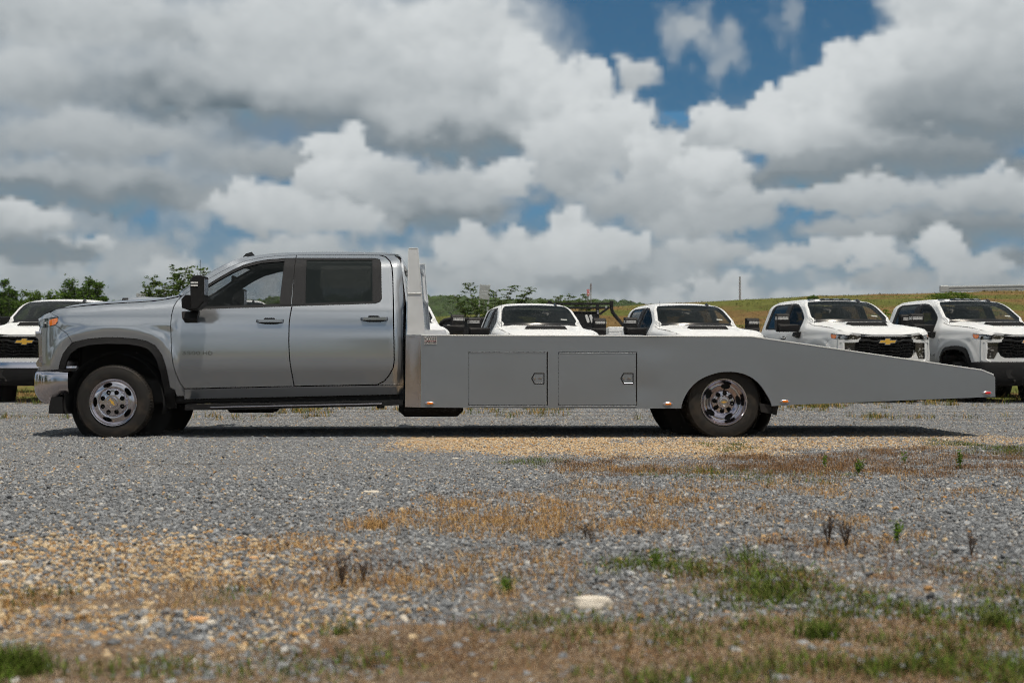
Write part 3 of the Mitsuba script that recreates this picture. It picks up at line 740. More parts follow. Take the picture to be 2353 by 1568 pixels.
def bumper(kit, skin, tall=False):
    """The front bumper: skin over the bar, dark air intake and corner deflectors."""
    pl = np.array([(.375, .995), (.24, .990), (.12, .970), (.035, .925), (-.015, .85), (-.05, .70), (-.075, .45), (-.088, .25), (-.09, 0)])
    t = np.linspace(0, 1, len(pl))
    fu, fv = PchipInterpolator(t, pl[:, 0]), PchipInterpolator(t, pl[:, 1])
    tt = np.linspace(0, 1, 40)
    q = np.concatenate([tt, tt[-2::-1]])
    sg = np.concatenate([np.ones(40), -np.ones(39)])
    u, v = fu(q), fv(q) * sg
    rise = sstep(.25, .36, u) * .0 + sstep(.16, .30, u) * .115
    pz = [(.715, .06), (.713, .022), (.702, .006), (.675, -.004), (.62, -.012), (.55, -.012), (.48, .0), (.41, .040), (.365, .10)]
    if tall:
        pz = [(.775, .06), (.772, .012), (.755, .0), (.66, -.012), (.55, -.012), (.44, .004), (.37, .045), (.33, .10)]
    rows = []
    for k, (z, o) in enumerate(pz):
        zz = z if z > .6 else .6 - (.6 - z) * (1 - rise / .245)
        nx = np.gradient(v)
        ny = -np.gradient(u)
        ln = np.hypot(nx, ny) + 1e-9
        rows.append(np.stack([u + o * np.abs(nx / ln), v - np.sign(v) * o * np.abs(ny / ln) * .6, zz + 0 * u], -1))
    if skin == 'chrome' and tall:
        kit.add('front_bumper__bar', grid(np.array(rows[:4])), skin, 40)
        kit.add('front_bumper__skin', grid(np.array(rows[3:])), 'black_plastic', 40)
    else:
        kit.add('front_bumper__skin', grid(np.array(rows)), skin, 40)
    kit.add('front_bumper__air_intake', hull([(x, q * y, z) for x, y, z in [(-.094, .42, .63), (-.088, .50, .60), (-.086, .46, .47), (-.02, .45, .46), (-.02, .5, .63)] for q in (-1, 1)]), 'black_liner', 20)
    for s in (-1, 1):
        d = [el(*p, -.99) for p in [(222, 1182), (300, 1180), (312, 1310), (200, 1308), (205, 1240)]]
        kit.add('front_bumper__deflector', hull([(a, s * (w), b) for a, b in d for w in (.93, 1.0)]), 'black_plastic', 20)
        kit.add('front_bumper__step_recess', hull([(x, s * y, z) for x, y, z in [(-.030, .82, .66), (-.006, .87, .65), (.008, .89, .50), (-.020, .83, .48), (.03, .84, .57)]]), 'black_liner', 20)
        kit.add('front_bumper__tow_hook', cbox((-.06, s * .33, .42), (.12, .05, .05), .015), 'frame_black')


# ------------------------------------------------------------------ the silver truck and its hauler bed
def build_hauler():
    k = Kit()
    cab(k, 'silver_paint', True)
    bumper(k, 'chrome')
    # running board on both sides
    for s in (-1, 1):
        V = 1.10
        step = kit_name(k, 'running_board')
        e = lambda x, y: el(x, y, -V)
        def rail(x0, x1, y0, y1, v0, v1):
            a, b, c, d = e(x0, y0[0]), e(x0, y1[0]), e(x1, y0[1]), e(x1, y1[1])
            return hull([(p[0], s * v, p[1]) for p in (a, b, c, d) for v in (v0, v1)])
        k.add(f'{step}__tread', rail(1246, 2908, (1240, 1208), (1266, 1234), .90, V - .004), 'black_plastic', 20)
        k.add(f'{step}__face', rail(1434, 2752, (1250, 1222), (1282, 1252), V - .05, V + .002), 'black_plastic', 20)  # chrome face coloured black for the dark gravel it would reflect
        a, b, c, d = e(1434, 1244), e(2752, 1216), e(1434, 1270), e(2752, 1240)
        k.add(f'{step}__bright_strip', hull([(p[0], s * v, p[1] + o) for (p, q) in ((a, c), (b, d)) for v, o in ((V - .028, .006), (V + .012, -.024), (V + .010, -.030), (V - .03, -.032))]), 'chrome', 20)
        k.add(f'{step}__end_cap', rail(1243, 1433, (1240, 1236), (1282, 1281), .92, V + .004), 'black_plastic', 20)
        k.add(f'{step}__end_cap', rail(2753, 2912, (1212, 1206), (1250, 1243), .92, V + .004), 'black_plastic', 20)
        for x in (1465, 1885, 2740):
            a, z = el(x, 1205, -1.0)
            k.add(f'{step}__bracket', bar((a, s * .70, z - .02), (a, s * 1.0, z - .075), .075, .03), 'frame_black', 20)
    # chassis
    k.add('chassis_frame', cat([bar((3.6, q, .62), (10.0, q, .62), .09, .22) for q in (-.43, .43)] + [cbox((u, 0, .62), (.09, .9, .14), .01) for u in (4.4, 5.6, 6.8, 8.4, 9.6)]), 'frame_black', 20)
    f0, f1 = el(2880, 1299, -.98), el(3372, 1240, -.98)
    k.add('fuel_tank', cbox(((f0[0] + f1[0]) / 2, -.72, (f0[1] + f1[1]) / 2 + .06), (f1[0] - f0[0], .5, .30), .06), 'black_plastic', 25)
    t0, t1 = el(1565, 1300, -.3), el(1955, 1262, -.3)
    k.add('transfer_case', cat([cbox(((t0[0] + t1[0]) / 2, -.2, t0[1] + .09), (t1[0] - t0[0], .5, .18), .05)]), 'frame_black', 25)
    k.add('drive_shaft', tube([(t1[0], 0, .50), (6.4, 0, .48)], .045, 12), 'frame_black')
    # rear axle: two wheels a side
    ru, rz = el(5372, 1221, -1.14)
    k.add('rear_axle', cat([tube([(ru, -.95, rz), (ru, .95, rz)], .06, 12), hull([(ru + .19 * math.cos(a), .12 * q, rz + .19 * math.sin(a)) for a in np.arange(12) * PI / 6 for q in (-1, 1)])]), 'frame_black')
    for s in (-1, 1):
        add_wheel(k, 'rear_wheel', WHEEL_REAR, ru, s * 1.14, rz, s, spin=.15)
        w = kit_name(k, 'inner_rear_wheel')
        m = WHEEL_REAR[0][1]
        k.add(f'{w}__tyre', move(m if s < 0 else flip(m), ru, s * (1.14 - .31), rz), 'rubber', 35)
        k.add(f'{w}__rim', move(lathe([(.228, -.03), (.20, -.02), (.19, .10), (0, .10)], 40) if s < 0 else flip(lathe([(.228, -.03), (.20, -.02), (.19, .10), (0, .10)], 40)), ru, s * (1.14 - .31), rz), 'frame_black', 30)
    # bed sides
    V = 1.215
    z4 = lambda x, y: (4616.4 + .8148 * x, 290.2 + .8148 * y)
    z5 = lambda x, y: (5928.5 + .8148 * x, 290.2 + .8148 * y)
    z3 = lambda x, y: (x + 2874, y)
    archpts = [(1378, 1180), (1362, 1130), (1324, 1062), (1262, 974), (1182, 908), (1082, 869), (980, 857), (900, 862), (802, 886), (702, 932), (620, 1002), (560, 1092), (536, 1150), (525, 1201)]
    ac = np.array([el(*z4(*p), -V) for p in archpts])
    tt = np.concatenate([[0], np.cumsum(np.hypot(*np.diff(ac, axis=0).T))])
    fine = np.linspace(0, tt[-1], 60)
    arch = [tuple(q) for q in np.c_[PchipInterpolator(tt, ac[:, 0])(fine), PchipInterpolator(tt, ac[:, 1])(fine)]]
    top = [el(*z3(178, 711), -V), el(*z4(1180, 528), -V), el(*z5(1740, 842), -V), el(*z5(1855, 888), -V)]
    side = Polygon(top + [el(*z5(1870, 1092), -V), el(*z5(0, 1166), -V)] + arch + [el(*z3(1920, 1270), -V), el(*z3(176, 1262), -V)]).buffer(0)
    doors = []
    for x0, x1, y0, y1 in ((543, 1147, 838, 1243), (1232, 1831, 840, 1245)):
        a, b = el(*z3(x0, y0), -V), el(*z3(x1, y1), -V)
        doors.append(Polygon([(a[0], a[1]), (b[0], a[1]), (b[0], b[1]), (a[0], b[1])]))
    lamp_at = [(z3(242, 1229), 'amber'), (z4(398, 1158), 'amber'), (z4(1497, 1135), 'amber'), (z5(1790, 1055), 'red')]
    dent = lambda u, z: .007 * meshkit.fbm(np.stack([np.asarray(u) * 1.6, np.asarray(z) * 2.0, 0 * np.asarray(u)], -1), 3, 5) + .006 * np.exp(-(((np.asarray(u) - 6.52) / .16) ** 2 + ((np.asarray(z) - .55) / .12) ** 2)) + .004 * np.exp(-(((np.asarray(u) - 6.7) / .25) ** 2 + ((np.asarray(z) - .98) / .10) ** 2))
    for s in (-1, 1):
        S = lambda a, b, d, off=0.0: np.stack([a, s * (V - off - dent(a, b) - d), b], -1)
        p = kit_name(k, 'bed_side')
        k.add(f'{p}__panel', sheet(side.difference(unary(doors).buffer(.004, join_style=2)), S, .05, .03), 'bed_paint')
        edge = LineString([(top[0][0], top[0][1])] + top[1:])
        k.add(f'{p}__top_edge', cat([bar((a[0], s * (V - .016), a[1] + .003), (b[0], s * (V - .016), b[1] + .003), .036, .012, .002) for a, b in zip(top[:-1], top[1:])]), 'bright_edge', 20)  # near-white bar: the highlight along the deck edge put into its colour
        for i, d in enumerate(doors):
            q = kit_name(k, f'{p}__toolbox_door')
            k.add(q, sheet(affinity.translate(affinity.scale(d.buffer(-.003, join_style=2), .991, 1), -.0035, 0), lambda a, b, dd: S(a, b, dd, -.004), .05, .02), 'bed_paint')
            x0, z0, x1, z1 = d.bounds
            # a thin bright frame bead, the piano hinge, the latch
            k.add(f'{q}__gasket', sheet(d.buffer(.004, join_style=2).difference(d.buffer(-.006, join_style=2)), lambda a, b, dd: S(a, b, dd, .010), .1), 'black_liner')
            k.add(f'{q}__bead', cat([bar((x0 + .008, s * (V + .003), z), (x1 - .006, s * (V + .003), z), .008, .006, .0015) for z in (z1 - .006, z0 - .008)]), 'bed_paint', 20)
            zs = np.linspace(z0 + .02, z1 - .02, 14)
            k.add(f'{q}__hinge', cat([tube([(x0 - .001, s * (V + .001), a + .003), (x0 - .001, s * (V + .001), b - .003)], .0055, 8) for a, b in zip(zs[:-1], zs[1:])]), 'bed_paint')
            lx, lz = el(*z3((1072, 1755)[i], 1040), -V)
            w, h = .072, .062
            ol = rounded(Polygon([(lx - w, lz), (lx - w * .55, lz + h), (lx + w * .95, lz + h), (lx + w, lz + h * .8), (lx + w, lz - h * .8), (lx + w * .95, lz - h), (lx - w * .55, lz - h)]), .010)
            dist = lambda a, b: shapely.distance(shapely.points(a, b), ol.exterior)
            k.add(f'{q}__latch_frame', sheet(ol.difference(ol.buffer(-.012)), lambda a, b, dd: S(a, b, dd, -.004) + np.stack([0 * a, s * .012 * np.sin(PI * np.clip(dist(a, b) / .017, 0, 1)) * .4, 0 * a], -1), .006, .01), 'black_plastic', True)
            k.add(f'{q}__latch_dish', sheet(ol.buffer(-.011), lambda a, b, dd: S(a, b, dd, -.003) + np.stack([0 * a, s * -.034 * sstep(.014, .034, dist(a, b)), 0 * a], -1), .006), 'chrome', True)
            k.add(f'{q}__latch_lip', hull([(x, s * (V + o), lz - h + z) for x in (lx - w * .5, lx + w * .88) for o, z in ((.003, .011), (-.016, .026), (-.018, .012))]), 'chrome', 20)  # added chrome bar, tilted to reflect the sky as the dish's bright lower line
            k.add(f'{q}__latch_handle', cat([hull([(lx + dx, s * (V + .004 + dy), lz + dz) for dx, dy, dz in [(-.004, -.02, .016), (.048, -.02, .016), (.048, -.02, -.016), (-.004, -.02, -.016), (.006, .004, .008), (.04, .004, .010), (.04, .004, -.004), (.006, .004, -.004)]]), xf(lathe([(0, -.006), (.010, -.006), (.013, 0)], 20), trimesh.transformations.translation_matrix([lx - .035, s * (V + .002), lz]))]), 'chrome', 25)
        for n, ((x, y), c) in enumerate(lamp_at):
            lx, lz = el(x, y, -V)
            lm = kit_name(k, f'{p}__marker_light')
            ov = affinity.scale(Point(lx, lz).buffer(1, 16), .055, .0185)
            iv = rounded(Polygon([(lx - .024, lz - .012), (lx + .036, lz - .012), (lx + .036, lz + .012), (lx - .024, lz + .012)]), .006)
            dome = lambda a, b, dd, o=ov, hh=.012: np.stack([a, s * (V + .001 + hh * np.sqrt(np.clip(1 - ((a - lx) / .056) ** 2 - ((b - lz) / .019) ** 2, 0, 1)) - dd), b], -1)
            k.add(f'{lm}__bezel', sheet(ov, dome, .008), 'chrome')
            k.add(f'{lm}__lens', sheet(iv, lambda a, b, dd: dome(a, b, dd) + np.stack([0 * a, 0 * a + s * .005, 0 * a], -1), .007, .012), 'amber_lens' if c == 'amber' else 'red_lens', label=f'{c} marker light lens' )
        # polished corner plate at the front, turned towards the cab
        c0, c1, c2, c3 = el(2929, 711, -V + .10), el(3052, 710, -V), el(3050, 1262, -V), el(2929, 1257, -V + .10)
        c0, c3 = (c1[0] - .168, c0[1]), (c1[0] - .176, c3[1])
        n = 14
        rr, tt2 = np.meshgrid(np.linspace(0, 1, n), np.linspace(0, 1, n), indexing='ij')
        uu = (c0[0] * (1 - tt2) + c1[0] * tt2) * (1 - rr) + (c3[0] * (1 - tt2) + c2[0] * tt2) * rr
        zz = (c0[1] * (1 - tt2) + c1[1] * tt2) * (1 - rr) + (c3[1] * (1 - tt2) + c2[1] * tt2) * rr
        vv = V - .105 * (1 - tt2) - .001 + .0025 * np.sin(PI * rr) * np.sin(PI * tt2)
        k.add('corner_plate', grid(np.stack([uu, s * vv, zz], -1)), 'polished_steel', True)
        # headboard post: a tapered box in two lengths
        g = lambda x, y: el(x, y, -V)
        pts = [g(2957, 44), g(3027, 44), g(3055, 389), g(2949, 389)]
        pl = Polygon(pts)
        k.add('headboard__post', cat([sheet(pl, lambda a, b, d: np.stack([a, 0 * a + s * (V - .006 - d), b], -1), .1, .12 if s < 0 else .03)]), 'bare_aluminium')
        k.add('headboard__post_edge', cat([bar((a[0], s * (V - .005), a[1]), (b[0], s * (V - .005), b[1]), .009, .009, .002) for a, b in zip(pts, pts[1:] + pts[:1])]), 'bright_edge', 20)
        lo = Polygon([g(2949, 391), g(3056, 391), g(3082, 706), g(2944, 704)])
        k.add('headboard__lower_post', sheet(lo, lambda a, b, d: np.stack([a, s * (V - .010 - d - .006 * meshkit.fbm(np.stack([a * 9, b * 5, 0 * a], -1), 2, 3)), b], -1), .04, .12), 'bare_aluminium')
        # mud flap / inner fender behind the rear wheel
        a = np.linspace(-.62, PI + .1, 30)
        cu, cz = el(*z4(952, 1180), -V)
        Pm = np.stack([np.stack([cu + .50 * np.cos(a), 0 * a + s * w, cz + .47 * np.sin(a)], -1) for w in (V - .035, V - .60)], 0)
        k.add('rear_fender_liner', cat([grid(Pm), sheet(Point(cu, cz + .1).buffer(.62), lambda a, b, d: np.stack([a, 0 * a + s * (V - .62), b], -1), .2)]), 'frame_black', 40)
        m = [el(*z4(*q), -V + .03) for q in ((1262, 1150), (1443, 1180), (1426, 1264), (1280, 1236))]
        k.add('mud_flap', hull([(a, s * w, b) for a, b in m for w in (V - .05, V - .45)]), 'frame_black', 20)
        # closing of the bed's front and the tool boxes' inside
    deck = [(top[0][0] - .16, top[0][1] - .012), (top[1][0], top[1][1] - .012), (top[2][0], top[2][1] - .012), (top[3][0], top[3][1] - .02)]
    P = np.array([[(a, v, b) for v in (-V + .03, V - .03)] for a, b in deck])
    k.add('deck', grid(P), 'bed_paint', False)
    b0, b1 = el(*z3(176, 1262), -V), top[0]
    k.add('bed_front', cat([cbox((b0[0] + .02, 0, (b0[1] + b1[1]) / 2 + .08), (.05, 2 * V - .26, b1[1] - b0[1] - .18), .01)]), 'bed_paint', 20)
    k.add('tail_board', cat([cbox((top[3][0] + .01, 0, (top[3][1] + el(*z5(1870, 1092), -V)[1]) / 2), (.04, 2 * V - .07, top[3][1] - el(*z5(1870, 1092), -V)[1] - .03), .01)]), 'bed_paint', 20)
    for s in (-1, 1):
        k.add('tool_box', cbox(((doors[0].bounds[0] + doors[1].bounds[2]) / 2, s * (V - .32), .70), (doors[1].bounds[2] - doors[0].bounds[0] + .1, .46, .62), .02), 'frame_black', 20)
    # headboard cross panel: bars and a slatted guard between the posts
    h0, h1 = el(3010, 150, -.9), el(3055, 690, -.9)
    at = lambda z: h0[0] + (h1[0] - h0[0]) * (h0[1] - z) / (h0[1] - h1[1])
    for z in (h0[1] - .01, h1[1] + .40, h1[1] + .05):
        k.add('headboard__rail', bar((at(z), -V + .10, z), (at(z), V - .10, z), .05, .05), 'bed_paint', 20)
    for v in np.linspace(-.9, .9, 13):
        k.add('headboard__slat', bar((at(h0[1] - .02), v, h0[1] - .02), (at(h1[1]), v, h1[1]), .035, .02), 'bed_paint', 20)
    w0, w1 = el(3130, 672, 0.), el(3262, 706, 0.)
    k.add('deck_box', hull([(u, v, z) for u, z in ((w0[0] - .35, w0[1]), (w1[0] - .03, w0[1] - .005), (w1[0] + .005, w1[1] - .05), (w0[0] - .35, w1[1] - .05)) for v in (-.45, .45)]), 'bare_aluminium', 20)
    # the maker's plate on the bed side
    a, b = el(*z3(200, 720), -V), el(*z3(298, 779), -V)
    k.add('maker_sign', hull([(u, -V - w, z) for u in (a[0], b[0]) for z in (a[1], b[1]) for w in (-.003, .0022)]), 'decal_white', False)
    flat = V + .0022
    W = b[0] - a[0]
    def line(text, h, z, m, wide, **kw):
        t = letter(text, h, 0, z, -1, off=.0008, depth=.0035, srf=flat, **kw)
        x = t.vertices[:, 0]
        t.vertices[:, 0] = a[0] + (W - wide) / 2 + (x - x.min()) / (x.max() - x.min()) * wide
        k.add('maker_sign__lettering', t, m, False)
    line('HODGES', .042, b[1] + .038, 'decal_black', W * .96)
    line('CUSTOM HAULERS', .011, b[1] + .017, 'decal_black', W * .94)
    line('800-851-7229', .011, b[1] + .003, 'decal_black', W * .94, bold=False)
    k.add('maker_sign__stripe', hull([(u, -flat - w, z) for u in (a[0] + .003, b[0] - .003) for z in (b[1] + .030, b[1] + .034) for w in (-.001, .003)]), 'decal_red', False)
    # the price sheet inside the rear side window
    q0, q1 = el(2275, 172, -.9), el(2662, 345, -.9)
    srf = lambda a, b, d: np.stack([a, -(half(a, b) - .022 - d), b], -1)
    k.add('window_sticker', sheet(Polygon([(q0[0], q0[1]), (q1[0], q0[1]), (q1[0], q1[1]), (q0[0], q1[1])]), srf, .06), 'paper', label='printed price sheet behind the tinted rear window')
    rows = np.linspace(q1[1] + .012, q0[1] - .02, 18)
    random.seed(4)
    ink = []
    for i, z in enumerate(rows):
        x = q0[0] + .01
        while x < q1[0] - .03:
            L = random.uniform(.02, .11)
            if random.random() < .72:
                ink.append(Polygon([(x, z), (min(x + L, q1[0] - .01), z), (min(x + L, q1[0] - .01), z + .0045), (x, z + .0045)]))
            x += L + random.uniform(.008, .05)
    k.add('window_sticker__print', cat([sheet(p, lambda a, b, d: srf(a, b, d - .001), .3) for p in ink]), 'decal_black', False)
    k.notes['rear_wheel__rim'] = 'deep dished chrome rim'
    k.notes['window_sticker__print'] = 'rows of small print'
    k.place('flatbed_truck', T().translate(ORG.tolist()).rotate([0, 0, 1], math.degrees(YAW)), 'long silver crew cab truck with grey sloping hauler bed, parked broadside on gravel', 'truck')


mat('paper', base_color=(.42, .44, .42), roughness=.6)
build_hauler()


# ------------------------------------------------------------------ ground masks: patches in plan (x, y, half width, half depth, strength)
def patch(px, py, rx, ry, k=1.0):
    c = on_ground(px, py)
    near, far = on_ground(px, py + ry), on_ground(px, py - ry)
    return (c[0], (near[1] + far[1]) / 2, rx / FOC * c[1], (far[1] - near[1]) / 2, k)


TAN = [patch(1180, 1022, 330, 22, .95), (1.2, 13.4, 2.2, 1.1, .9), patch(1750, 1015, 520, 18, .62), patch(1420, 1035, 400, 20, .7), patch(150, 1330, 520, 110, .62), patch(520, 1290, 330, 60, .52), patch(100, 1440, 400, 70, .55), patch(760, 1420, 300, 90, .40), patch(2150, 1010, 300, 14, .5)]
SOIL = [patch(450, 1385, 420, 26, .8), patch(1100, 1330, 320, 24, .5), patch(300, 1500, 500, 45, .8), patch(900, 1490, 450, 70, .95), patch(1500, 1500, 600, 80, 1.), patch(2050, 1480, 520, 90, 1.), patch(1750, 1330, 500, 60, .7), patch(1250, 1400, 300, 50, .6), patch(2200, 1340, 260, 50, .6), (0, 3.2, 4.2, .95, .95), patch(1900, 1065, 520, 22, .55), patch(1300, 1165, 300, 22, .35), patch(780, 1270, 200, 24, .4)]


def mask_np(x, y, patches, seed, scale=2.2, rough=.55):
    n = meshkit.fbm(np.stack([x * scale, y * scale * .7, 0 * x + seed], -1), 4, seed) - .5
    m = np.zeros_like(x)
    for cx, cy, rx, ry, k in patches:
        r = np.sqrt(((x - cx) / rx) ** 2 + ((y - cy) / ry) ** 2)
        m = np.maximum(m, k * sstep(1.25, .55, r + n * rough * 2))
    return m


def mask_dr(p, patches, scale=2.2, rough=.55):
    n = mikit.fbm(p.x * scale, p.y * scale * .7, 3.0, 3) - .5
    m = mi.Float(0)
    for cx, cy, rx, ry, k in patches:
        r = dr.sqrt(dr.square((p.x - cx) / rx) + dr.square((p.y - cy) / ry))
        m = dr.maximum(m, k * mikit.smoothstep(1.25, .55, r + n * rough * 2))
    return m


def lot_z(x, y):
    return .044 * sstep(18, 25, y) + .018 * (meshkit.fbm(np.stack([x * .5, y * .5, 0 * x], -1), 3, 8) - .5) * sstep(2, 6, np.abs(y - 14) + 3)


def stone_colour(p, n, uv):
    """Each stone its own tone: uv carries its two random numbers; which quarry it came from depends on where it lies."""
    tan = mask_dr(p, TAN) * .80 + .045
    a, b = uv.x, uv.y
    grey = mikit.mix((.150, .158, .170), (.335, .348, .364), a * a)
    grey = dr.select(a > .955, mi.Color3f(.46, .45, .43), grey)
    warm = mikit.mix((.38, .215, .090), (.54, .42, .27), mikit.smoothstep(.05, .60, a))
    warm = dr.select(a > .90, mi.Color3f(.56, .50, .42), warm)
    c = dr.select(b < tan, warm, grey)
    return c * (.80 + .40 * mikit.noise(p.x * 160, p.y * 160, p.z * 160))


def lot_colour(p, n, uv):
    tan, soil = mask_dr(p, TAN), mask_dr(p, SOIL)
    d1, d2, r = mikit.voronoi(p.x * 70, p.y * 70)
    grit = .45 + .9 * r
    c = mikit.mix((.105, .108, .112), (.27, .185, .10), dr.select(cell(p) < tan * .8 + .05, 1.0, .12)) * grit
    e = (.75 + .5 * mikit.fbm(p.x * 30, p.y * 30, 0, 3)) * (.7 + .6 * mikit.noise(p.x * 190, p.y * 190, 0))
    earth = mikit.mix((.072, .046, .028), (.135, .092, .056), mikit.fbm(p.x * 3, p.y * 3, 5, 3)) * e
    v1, v2, vr = mikit.voronoi(p.x * 95, p.y * 95)
    peb = dr.select((vr > .60) & (v1 < .36), 1.0, 0.0)
    earth = earth * (1 - peb) + mikit.mix((.14, .145, .15), (.40, .30, .19), mikit.cell_rand(vr * 900, 1, 2)) * peb
    return c * (1 - soil) + earth * soil


def cell(p):
    return mikit.cell_rand(p.x * 60, p.y * 60, 3)


scene['stone'] = {'type': 'twosided', 'bsdf': {'type': 'diffuse', 'reflectance': mikit.proc(stone_colour)}}
mat('lot_ground', base_color=mikit.proc(lot_colour), roughness=.95, specular=.1)
scene['blade'] = {'type': 'twosided', 'bsdf': {'type': 'diffuse', 'reflectance': {'type': 'mesh_attribute', 'name': 'vertex_color'}}}

# the gravel lot: a fine sheet where the camera looks, soil lying a little over the stones
gx, gy = np.linspace(-13.5, 13.5, 460), 2.0 + np.linspace(0, 1, 420) ** 1.35 * 26.0
GX, GY = np.meshgrid(gx, gy)
GZ = lot_z(GX, GY) + (.0115 + .006 * sstep(5.5, 4.2, GY)) * mask_np(GX, GY, SOIL, 4) + .006 * (meshkit.fbm(np.stack([GX * 9, GY * 9, 0 * GX], -1), 2, 2) - .5) - .004
structure('gravel_lot', grid(np.stack([GX, GY, GZ], -1)), 'lot_ground', 'open lot of grey crushed gravel with tan patches and bare earth')

# crushed stones: tiles of loose stones laid side by side, each turned its own way
rng = np.random.default_rng(7)


def stone_tile(n, size, detail, lo, hi, seed):
    r = np.random.default_rng(seed)
    base = trimesh.creation.icosahedron() if detail else trimesh.Trimesh([[1, 0, 0], [-1, 0, 0], [0, 1, 0], [0, -1, 0], [0, 0, 1]], [[0, 2, 4], [2, 1, 4], [1, 3, 4], [3, 0, 4]], process=False)
    bv, bf = np.array(base.vertices), np.array(base.faces)
    k = len(bv)
    s = lo * (hi / lo) ** (r.random(n) ** 2.0)
    s[: n // 90] = r.uniform(hi, hi * 1.7, n // 90)                 # a few larger stones among them
    sc = np.stack([s * r.uniform(.75, 1.35, n), s * r.uniform(.7, 1.1, n), s * r.uniform(.45, .8, n)], -1) / 2
    v = bv[None] * r.uniform(.72, 1.18, (n, k, 1)) * sc[:, None]
    a = r.uniform(0, 2 * PI, n)
    t = r.normal(0, .35, n)
    ca, sa, ct, st = np.cos(a)[:, None], np.sin(a)[:, None], np.cos(t)[:, None], np.sin(t)[:, None]
    x, y, z = v[..., 0], v[..., 1], v[..., 2]
    x, z = x * ct - z * st, x * st + z * ct
    x, y = x * ca - y * sa, x * sa + y * ca
    pos = r.uniform(-size / 2, size / 2, (n, 2))
    h = (s * .16) * r.uniform(.2, 1.5, n) + .001
    V = np.stack([x + pos[:, None, 0], y + pos[:, None, 1], z + h[:, None]], -1).reshape(-1, 3)
    F = (bf[None] + (np.arange(n) * k)[:, None, None]).reshape(-1, 3)
    uv = np.repeat(r.random((n, 2)), k, 0)
    return mikit.ply(trimesh.Trimesh(V, F, process=False), 'stone', uv=uv)


SIZE = 1.2
for i in range(3):
    scene[f'near_stones_{i}'] = {'type': 'shapegroup', 'stones': stone_tile(8200, SIZE, True, .006, .027, 20 + i)}
    scene[f'far_stones_{i}'] = {'type': 'shapegroup', 'stones': stone_tile(6800, SIZE, False, .008, .026, 40 + i)}
labels['gravel'] = {'kind': 'stuff', 'label': 'loose crushed grey and tan stones covering the lot'}
cnt = 0
for j in range(0, 21):
    y = 2.8 + SIZE / 2 + j * SIZE
    w = .375 * (y + SIZE) + .8
    for i in range(-int(w / SIZE) - 1, int(w / SIZE) + 2):
        x = i * SIZE
        if abs(x) - SIZE / 2 > w:
            continue
        cnt += 1
        g = ('near' if y < 9.6 else 'far') + f'_stones_{rng.integers(3)}'
        z = float(lot_z(np.array(x), np.array(y)))
        scene[f'gravel__{cnt:03d}'] = {'type': 'instance', 'g': {'type': 'ref', 'id': g}, 'to_world': T().translate([x, y, z]).rotate([0, 0, 1], float(90 * rng.integers(4)))}

# ------------------------------------------------------------------ land beyond the lot: verge, road bank, plateau
CREST_B = np.array([-1.2, -.36, -.051, .072, .142, .214, .265, .364, 1.2])
CREST_E = np.array([84, 90, 104, 127, 138, 150.5, 155, 164, 166.])
CREST_Y = 76.0


def land_z(x, y):
    b = x / np.maximum(y, 1)
    cz = CAM_H + np.interp(b, CREST_B, CREST_E) / FOC * CREST_Y
    foot = 45.0 - 8 * sstep(.05, .30, b)
    t = np.clip((y - foot) / (CREST_Y - foot), 0, 1)
    rise = cz * (t * .85 + .15 * t * t * (3 - 2 * t)) * (y <= CREST_Y) + (y > CREST_Y) * (cz - np.clip((y - CREST_Y) / 40, 0, 1) * .5)
    n = (meshkit.fbm(np.stack([x * .12, y * .12, 0 * x], -1), 4, 6) - .5) * .5 * sstep(0, .15, t) * sstep(1.0, .8, t) + (meshkit.fbm(np.stack([x * .9, y * .9, 0 * x], -1), 2, 16) - .5) * .10 * sstep(26.5, 33, y)
    return .044 * sstep(18, 25, y) * (1 - t) + rise + n + lot_z(x, y) * (y < 28) * 0


def bank_colour(p, n, uv):
    a = mikit.fbm(p.x * .22, p.y * .30, 0, 4)
    b = mikit.fbm(p.x * 1.7, p.y * 1.7, 4, 3)
    dry = mikit.mix((.085, .054, .021), (.135, .090, .037), b)
    grn = mikit.mix((.047, .057, .014), (.090, .094, .025), b)
    k = mikit.smoothstep(.42, .62, a + .22 * (b - .5))
    c = mikit.mix(dry, grn, k)
    return c * (.72 + .56 * mikit.noise(p.x * 9, p.y * 9, p.z * 9))


mat('bank_grass', base_color=mikit.proc(bank_colour), roughness=.95, specular=.1)
ly = np.concatenate([np.linspace(27.4, 44, 40), np.linspace(44.5, 80, 110), np.linspace(82, 130, 20), np.array([160., 220, 320, 480, 640, 800, 940])])
lb = np.linspace(-1.15, 1.15, 300)
LB, LY = np.meshgrid(lb, ly)
LX = LB * LY
LZ = land_z(LX, LY)
structure('grass_bank', grid(np.stack([LX, LY, LZ], -1)), 'bank_grass', 'grassy roadside bank rising behind the parked trucks, dry brown and green')
# open ground on all other sides
def field_colour(p, n, uv):
    f = mikit.fbm(p.x * .15, p.y * .15, 0, 4)
    near = mikit.mix((.15, .13, .105), (.085, .08, .035), mikit.smoothstep(.42, .6, f))
    return near * (.7 + .6 * mikit.fbm(p.x * 6, p.y * 6, 2, 3))


mat('field_ground', base_color=mikit.proc(field_colour), roughness=.95, specular=.1)
structure('ground', trimesh.Trimesh([[-1100, -1100, -.06], [1100, -1100, -.06], [1100, 1100, -.06], [-1100, 1100, -.06]], [[0, 1, 2], [0, 2, 3]]), 'field_ground', 'open ground round the lot', False)
# the road on top of the bank
rb = np.linspace(-.36, .45, 60)
P = []
for y in (CREST_Y + 3.0, CREST_Y + 9.0):
    x = rb * y
    P.append(np.stack([x, 0 * x + y, land_z(x, np.full_like(x, y)) + .02], -1))
mat('road_pale', base_color=(.26, .255, .245), roughness=.9)
structure('road', grid(np.array(P)), 'road_pale', 'pale road along the top of the bank')


